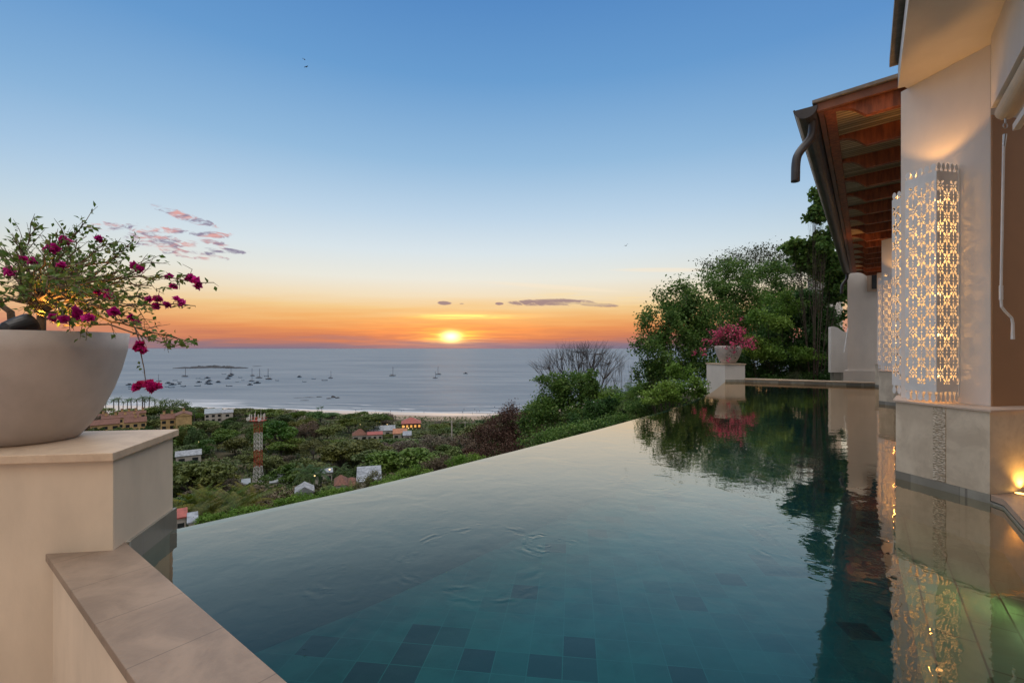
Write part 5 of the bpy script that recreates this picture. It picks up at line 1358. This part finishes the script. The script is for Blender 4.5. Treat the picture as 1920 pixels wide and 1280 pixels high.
house('grey-roofed shed beside the foot of the mast', 452, 470, 904, 908, 915, 158, 5, M['wwall'], M['groof'], 'mono', 0, cat='shed')
house('low building with pale roof behind the royal palms', 505, 535, 899, 904, 912, 158, 7, M['wwall'], M['groof'], 'mono', 1)
house('white building glimpsed between the royal palms', 562, 625, 885, 889, 912, 165, 8, M['wwall'], M['proof'], 'gable', 4)
house('small blue-grey gabled hut under the royal palms', 552, 590, 913, 924, 934, 128, 6, M['groof'], M['proof'], 'gablef', 0, cat='hut')
house('red-roofed house right beside the near pedestal', 326, 352, 962, 973, 990, 90, 6, M['wwall'], M['redroof'], 'gable', 1)
house('white-roofed hut next to the red roof by the pedestal', 350, 372, 975, 980, 990, 88, 5, M['wwall'], M['proof'], 'mono', 1, cat='hut')
house('grey-blue peaked roof under the bare trees', 1100, 1160, 778, 792, 800, 52, 5, M['groof'], M['groof'], 'hip', 0)
def pole(x, yt, yb, D, label, m_, r_=.12, arm=False):
    b = P(x, yb, D); mb = MB(); mb.tube([V3((b.x, b.y, min(b.z, tz(b.x, b.y)))), P(x, yt, D)], [r_*1.3, r_], 8)
    if arm: mb.box(P(x, yt+2, D), (1.4, .08, .08))
    tag(obj('utility_pole', mb, m_), label, 'pole')
pole(847, 789, 812, 240, 'pale concrete utility pole on the slope right of the restaurant', M['wwall'], .3, True)
pole(872, 790, 805, 250, 'second thinner utility pole right of the pale one', M['wwall'], .15, True)
mb = MB(); b = P(710, 789, 330); mb.lathe((b.x, b.y, b.z-.9), [(0, 0), (.8, .1), (1.1, .9), (.8, 1.8), (0, 1.9)], 12); tag(obj('yellow_lamp', mb, mat('yellow_glow', (.8, .6, .05), .5, emit=(1, .75, .05), estr=.9)), 'yellow lit globe before the dark beach-front tree', 'lamp')
M['slamp'] = mat('street_lamp_glass', (1, .8, .5), .4, emit=(1, .68, .3), estr=2.5)
pl_ = [(x_, y_, d_) for x_, y_, d_ in ((676, 796, 322), (686, 793, 322), (706, 798, 325), (716, 797, 325), (726, 796, 325), (758, 800, 328), (766, 803, 328), (774, 804, 328), (372, 829, 230), (365, 836, 230), (373, 822, 235), (590, 893, 150), (618, 881, 165))]
for i, (x_, y_, d_) in enumerate(pl_):
    b = P(x_, y_, d_); mb = MB(); mb.lathe((0, 0, 0), [(0, 0), (.26, .15), (.26, .38), (0, .5)], 8); r_ = thing('street_lamp', b, None, None); obj('globe', mb, M['slamp'], r_, world=False); mb = MB(); mb.tube([(0, 0, min(-1, tz(b.x, b.y)-b.z)), (0, 0, .0)], .05, 5); obj('post', mb, M['barkgrey'], r_, world=False)
    tag(r_, 'small warm street lamp lit among the ' + ('beach-front houses' if y_ < 810 else ('trees left of the mast' if x_ < 400 else 'royal palms')), 'street lamp', 'lit street lamps among the '+('beach-front houses' if y_ < 810 else ('trees left of the mast' if x_ < 400 else 'royal palms')))

# ------------------------------------------------------------------ rocks, boats, people, birds
M['rock'] = mat('dark_rock', (.035, .035, .04), .8, var=.4, vscale=.1)
def rock(label, pts, D_of, hgt, name='reef_rock'):
    v = []; f = []
    mb = MB()
    for (x, y, L, Wd, H) in pts:
        D = -(SEA-CAMZ)*F/(y-653); X = (x-960)/F*D; n = 14
        o = len(mb.v); rings = []
        for k, (rr0, zz) in enumerate(((1.0, -1), (.9, .25), (.6, .7), (.25, 1.0))):
            for i in range(n):
                a = 2*math.pi*i/n; q = .75+.5*mnoise.noise(V3((math.cos(a)*2+x, math.sin(a)*2, k*.7)))
                mb.v.append((X+math.cos(a)*L/2*rr0*q, D+math.sin(a)*Wd/2*rr0*q, SEA+zz*H*(.8+.5*mnoise.noise(V3((a, k, x))))))
        for k in range(3):
            for i in range(n):
                a = o+k*n+i; b = o+k*n+(i+1) % n; mb.f.append((a, b, b+n, a+n))
        mb.f.append(tuple(o+3*n+i for i in range(n)))
    tag(obj(name, mb, M['rock']), label, 'rock')
rock('long low dark reef far out behind the anchored boats', [(350, 690, 80, 70, 4), (375, 689, 80, 70, 6), (400, 688, 90, 70, 6.5), (425, 689, 80, 60, 6), (448, 690, 70, 50, 4), (362, 690, 90, 50, 4), (388, 689.5, 90, 50, 4.5), (413, 689.5, 90, 50, 4.5), (436, 690, 90, 50, 4)], None, 1)
rock('thin dark reef streak right of the long reef', [(482, 686.5, 28, 50, 1.2)], None, 1)
rock('jagged dark rock in the shallows off the beach', [(625, 745, 8, 8, 2.6), (633, 746, 7, 8, 1.4), (617, 747, 9, 6, 1.0)], None, 1)
rock('low dark reef left of the jagged rock', [(598, 744, 10, 7, .9), (580, 745, 22, 5, .55), (560, 745.5, 20, 4, .4)], None, 1)
rock('small low reef nearer the beach than the jagged rock', [(572, 750.5, 16, 4, .5)], None, 1)

M['hull'] = mat('dark_hull', (.05, .06, .09), .4); M['hullw'] = mat('pale_hull', (.28, .30, .33), .4); M['hullb'] = mat('blue_hull', (.035, .07, .11), .4)
def hull_mb(L, B, H):
    mb = MB(); st = [(-.5, .75, 1.0), (-.3, .95, 1.0), (0, 1.0, 1.0), (.25, .8, 1.08), (.42, .4, 1.2), (.5, .03, 1.3)]
    for (t, w_, h_) in st:
        for (a, z) in ((-1, H*h_), (-.7, -.1*H), (0, -.4*H), (.7, -.1*H), (1, H*h_)): mb.v.append((t*L, a*w_*B/2, z))
    for i in range(len(st)-1):
        for k in range(4): a = i*5+k; mb.f.append((a, a+1, a+6, a+5))
        mb.f.append((i*5+4, i*5, i*5+5, i*5+9))
    mb.f.append((0, 1, 2, 3, 4)); return mb
def make_sail():
    r_ = thing('sailing_boat', (0, 0, 0), 'x', 'sailing boat'); obj('hull', hull_mb(13, 3.8, 1.3), M['hull'], r_, world=False)
    mb = MB(); mb.box((-.5, 0, 1.9), (3.0, 1.1, .6)); mb.box((-3.5, 0, 2.3), (1.6, 1.3, .12)); obj('cabin', mb, M['hullw'], r_, world=False)
    mb = MB(); mb.tube([(.8, 0, 1.2), (.8, 0, 19)], [.45, .32], 6); mb.tube([(.8, 0, 3), (-4.8, 0, 3.2)], .3, 6); mb.tube([(.8, 0, 18.5), (6.3, 0, 1.6)], .03, 3); mb.tube([(.8, 0, 18.5), (-6.2, 0, 1.6)], .03, 3); obj('mast', mb, M['hull'], r_, world=False); return r_
def make_motor():
    r_ = thing('motor_boat', (0, 0, 0), 'x', 'motor boat'); obj('hull', hull_mb(9, 3.2, 1.1), M['hullb'], r_, world=False)
    mb = MB(); mb.box((-.2, 0, 1.8), (1.8, 1.1, .7)); mb.box((-.9, 0, 3.1), (1.9, 1.2, .08)); [mb.tube([(x_, y_, 2.3), (x_, y_, 3.1)], .05, 4) for x_ in (-2.5, .6) for y_ in (-1, 1)]; obj('cabin', mb, M['hull'], r_, world=False); return r_
def make_skiff():
    r_ = thing('open_skiff', (0, 0, 0), 'x', 'skiff'); obj('hull', hull_mb(8, 2.2, .75), M['hullb'], r_, world=False)
    mb = MB(); mb.box((-3.9, 0, 1.0), (.25, .3, .55)); obj('outboard_motor', mb, M['black'], r_, world=False); return r_
BO = {'s': make_sail(), 'm': make_motor(), 'f': make_skiff()}; index_kids(); bu = {}
boats = [('s', 347, 706, 1.05), ('m', 373, 717, 1), ('m', 389, 709, 1.1), ('m', 393, 714, 1), ('m', 388, 719.5, .9), ('m', 394, 720.5, 1), ('m', 409, 717, 1.1), ('f', 343, 724.5, 1.3), ('f', 370, 723.5, 1.2), ('f', 430, 723.8, 1.2), ('f', 420, 701.6, 1.1),
    ('m', 434, 702.5, 1.3), ('m', 431, 706, 1.2), ('m', 427, 710.3, 1.2), ('s', 432.5, 704, .9), ('f', 451, 708, 1), ('f', 445, 716, .7), ('f', 455, 713, .7), ('s', 473, 704.5, .9), ('s', 472, 714.5, .75), ('m', 469, 721.8, 1), ('m', 482, 718.5, 1.25), ('s', 486, 708.5, 1.0), ('s', 503.5, 711, 1.1), ('f', 500, 705.4, 1.2), ('f', 520, 713.5, 1),
    ('m', 561, 707, 1.2), ('f', 571, 715.7, 1.0), ('f', 588, 710.3, 1), ('f', 609, 713.3, 1.3), ('s', 620, 708.8, .8), ('m', 243, 721.8, 1.1), ('f', 245, 725.5, 1), ('f', 245.5, 729, 1), ('f', 281, 713.8, 1), ('s', 298, 715, .7), ('m', 316, 718.8, 1.1), ('m', 323.5, 721.6, 1.2), ('f', 328, 713.2, 1), ('f', 336, 716.5, 1), ('m', 336, 720, .8), ('f', 322, 726.3, 1), ('f', 313, 725.3, .8), ('f', 301, 728.6, .8), ('f', 380, 711.5, 1), ('f', 371, 709.8, 1), ('m', 390, 716, .9),
    ('s', 736, 704.5, 1.05), ('s', 822, 702, 1.0), ('s', 816, 709, .75), ('m', 873, 700.5, 1.2)]
BN = {'s': 'sailing boat with bare mast', 'm': 'small cabin motor boat', 'f': 'low open skiff'}
own = {(347, 's'): 'tall-masted sailing boat in front of the long reef', (736, 's'): 'lone sailing boat out in the middle of the bay', (822, 's'): 'farther sailing boat of the pair below the sun', (816, 's'): 'nearer, smaller sailing boat of the pair below the sun', (873, 'm'): 'lone motor boat right of the pair of sailing boats', (620, 's'): 'boxy boat at the right end of the anchorage', (561, 'm'): 'motor boat alone right of the anchorage', (298, 's'): 'sailing boat just above the hanging magenta flowers', (503.5, 's'): 'sailing boat at the right end of the dense anchorage', (609, 'f'): 'open skiff just left of the last sailing boat', (588, 'f'): 'open skiff midway between the lone motor boat and the last sailing boat', (571, 'f'): 'open skiff just below the lone motor boat'}
for k_, x, y, sc in boats:
    D = -(SEA-CAMZ)*F/(y-653); o = BO[k_] if k_ not in bu else copy_tree(BO[k_]); bu[k_] = 1
    o.location = ((x-960)/F*D, D, SEA); o.rotation_euler = (0, 0, rnd.uniform(-.35, .35)+(math.pi if rnd.random() < .5 else 0)+ (1.0 if k_ == 'm' and rnd.random() < .4 else 0)); o.scale = (sc,)*3
    z_ = 'beside the hanging flowers' if x < 345 else ('at the left of the anchorage' if x < 415 else ('in the crowded middle of the anchorage' if x < 460 else 'at the right of the anchorage'))
    if (x, k_) in own: o['label'] = own[(x, k_)]
    else: o['label'] = f'{BN[k_]} anchored {z_}'; o['group'] = f'{BN[k_]}s anchored {z_}'

def person_proto():
    bm = bmesh.new(); me = bpy.data.meshes.new('person')
    J = {'pel': (0, 0, .93, .15), 'che': (0, 0, 1.32, .17), 'nec': (0, 0, 1.50, .06), 'hea': (0, -.01, 1.64, .105), 'kl': (-.1, -.03, .5, .075), 'fl': (-.12, .05, .06, .05), 'kr': (.1, -.08, .5, .075), 'fr': (.12, -.12, .06, .05), 'el': (-.27, 0, 1.1, .05), 'hl': (-.28, -.1, .86, .04), 'er': (.27, 0, 1.1, .05), 'hr': (.3, -.1, .86, .04), 'tl': (-.12, -.08, .03, .04), 'tr': (.12, -.25, .03, .04)}
    vs = {k: bm.verts.new(v[:3]) for k, v in J.items()}
    for a, b in (('pel', 'che'), ('che', 'nec'), ('nec', 'hea'), ('pel', 'kl'), ('kl', 'fl'), ('pel', 'kr'), ('kr', 'fr'), ('che', 'el'), ('el', 'hl'), ('che', 'er'), ('er', 'hr'), ('fl', 'tl'), ('fr', 'tr')): bm.edges.new((vs[a], vs[b]))
    bm.to_mesh(me); keys = list(J); bm.free()
    o = bpy.data.objects.new('person', me); C.objects.link(o)
    sk = o.modifiers.new('skin', 'SKIN'); sk.use_smooth_shade = True
    for i, k in enumerate(keys):
        me.skin_vertices[0].data[i].radius = (J[k][3], J[k][3]*.8)
        me.skin_vertices[0].data[i].use_root = (k == 'pel')
    dg = bpy.context.evaluated_depsgraph_get(); m2 = bpy.data.meshes.new_from_object(o.evaluated_get(dg)); bpy.data.objects.remove(o)
    m2.name = 'person'; m2.materials.clear(); m2.materials.append(mat('dark_clothes', (.04, .035, .04), .8)); return m2
try:
    pm = person_proto()
except Exception as ex:
    print('person', ex); pm = None
if pm:
    for i, (x, y) in enumerate(((667, 771), (678, 768), (732, 772), (753, 771), (757, 769.5), (795, 774), (867, 774.5), (868, 773), (886, 776), (894, 773), (899, 772), (923, 772), (870, 757), (890, 753))):
        D = 60*F/(y-653.0)
        X = (x-960)/F*D; D = min(D, Ycoast(X)+12) if y > 765 else Ycoast(X)+25
        X = (x-960)/F*D; z = max(tz(X, D), SEA-.5)
        o = bpy.data.objects.new('person', pm); C.objects.link(o); o.location = (X, D, z); o.rotation_euler = (0, 0, rnd.uniform(0, 6)); 
        tag(o, 'tiny dark figure of a person walking on the wet sand' if y > 765 else 'tiny dark figure of a person wading in the shallows', 'person', 'people walking on the wet sand' if y > 765 else 'people wading in the shallows')

def bird(x, y, D, span, roll, lab):
    p = P(x, y, D); root = tag(obj('bird', (lambda mb: mb)(MB().tube([p+V3((0, .0, 0)), p+V3((.03, -.12, 0)), p+V3((.05, -.3, .01)), p+V3((.05, -.42, .0))], [.02, .06, .05, .01], 6)), M['black']), lab, 'bird')
    mb = MB()
    for s_ in (-1, 1):
        a = p+V3((.03, -.12, .02)); b_ = p+V3((s_*span*.28*math.cos(roll), -.2, .02+span*.10+s_*span*.28*math.sin(roll))); c_ = p+V3((s_*span*.5*math.cos(roll), -.05, span*.03+s_*span*.5*math.sin(roll)))
        mb.poly([a+V3((0, -.12, 0)), b_+V3((0, -.10, 0)), c_, b_+V3((0, .12, 0)), a+V3((0, .12, 0)), a+V3((0, 0, .03)), b_+V3((0, 0, .02))], [(0, 1, 6, 5), (1, 2, 6), (5, 6, 3, 4), (6, 2, 3), (4, 3, 2, 1, 0)])
    wb = obj('wings', mb, M['black'], None, fixn=False); wb.parent = root
bird(571, 113, 80, .75, -.5, 'upper of the two small birds high in the sky')
bird(575, 127, 80, .8, .3, 'lower of the two small birds high in the sky')
bird(1173, 461, 70, .95, .45, 'lone bird gliding right of the sun, above the trees')
print('objects', len(bpy.data.objects))
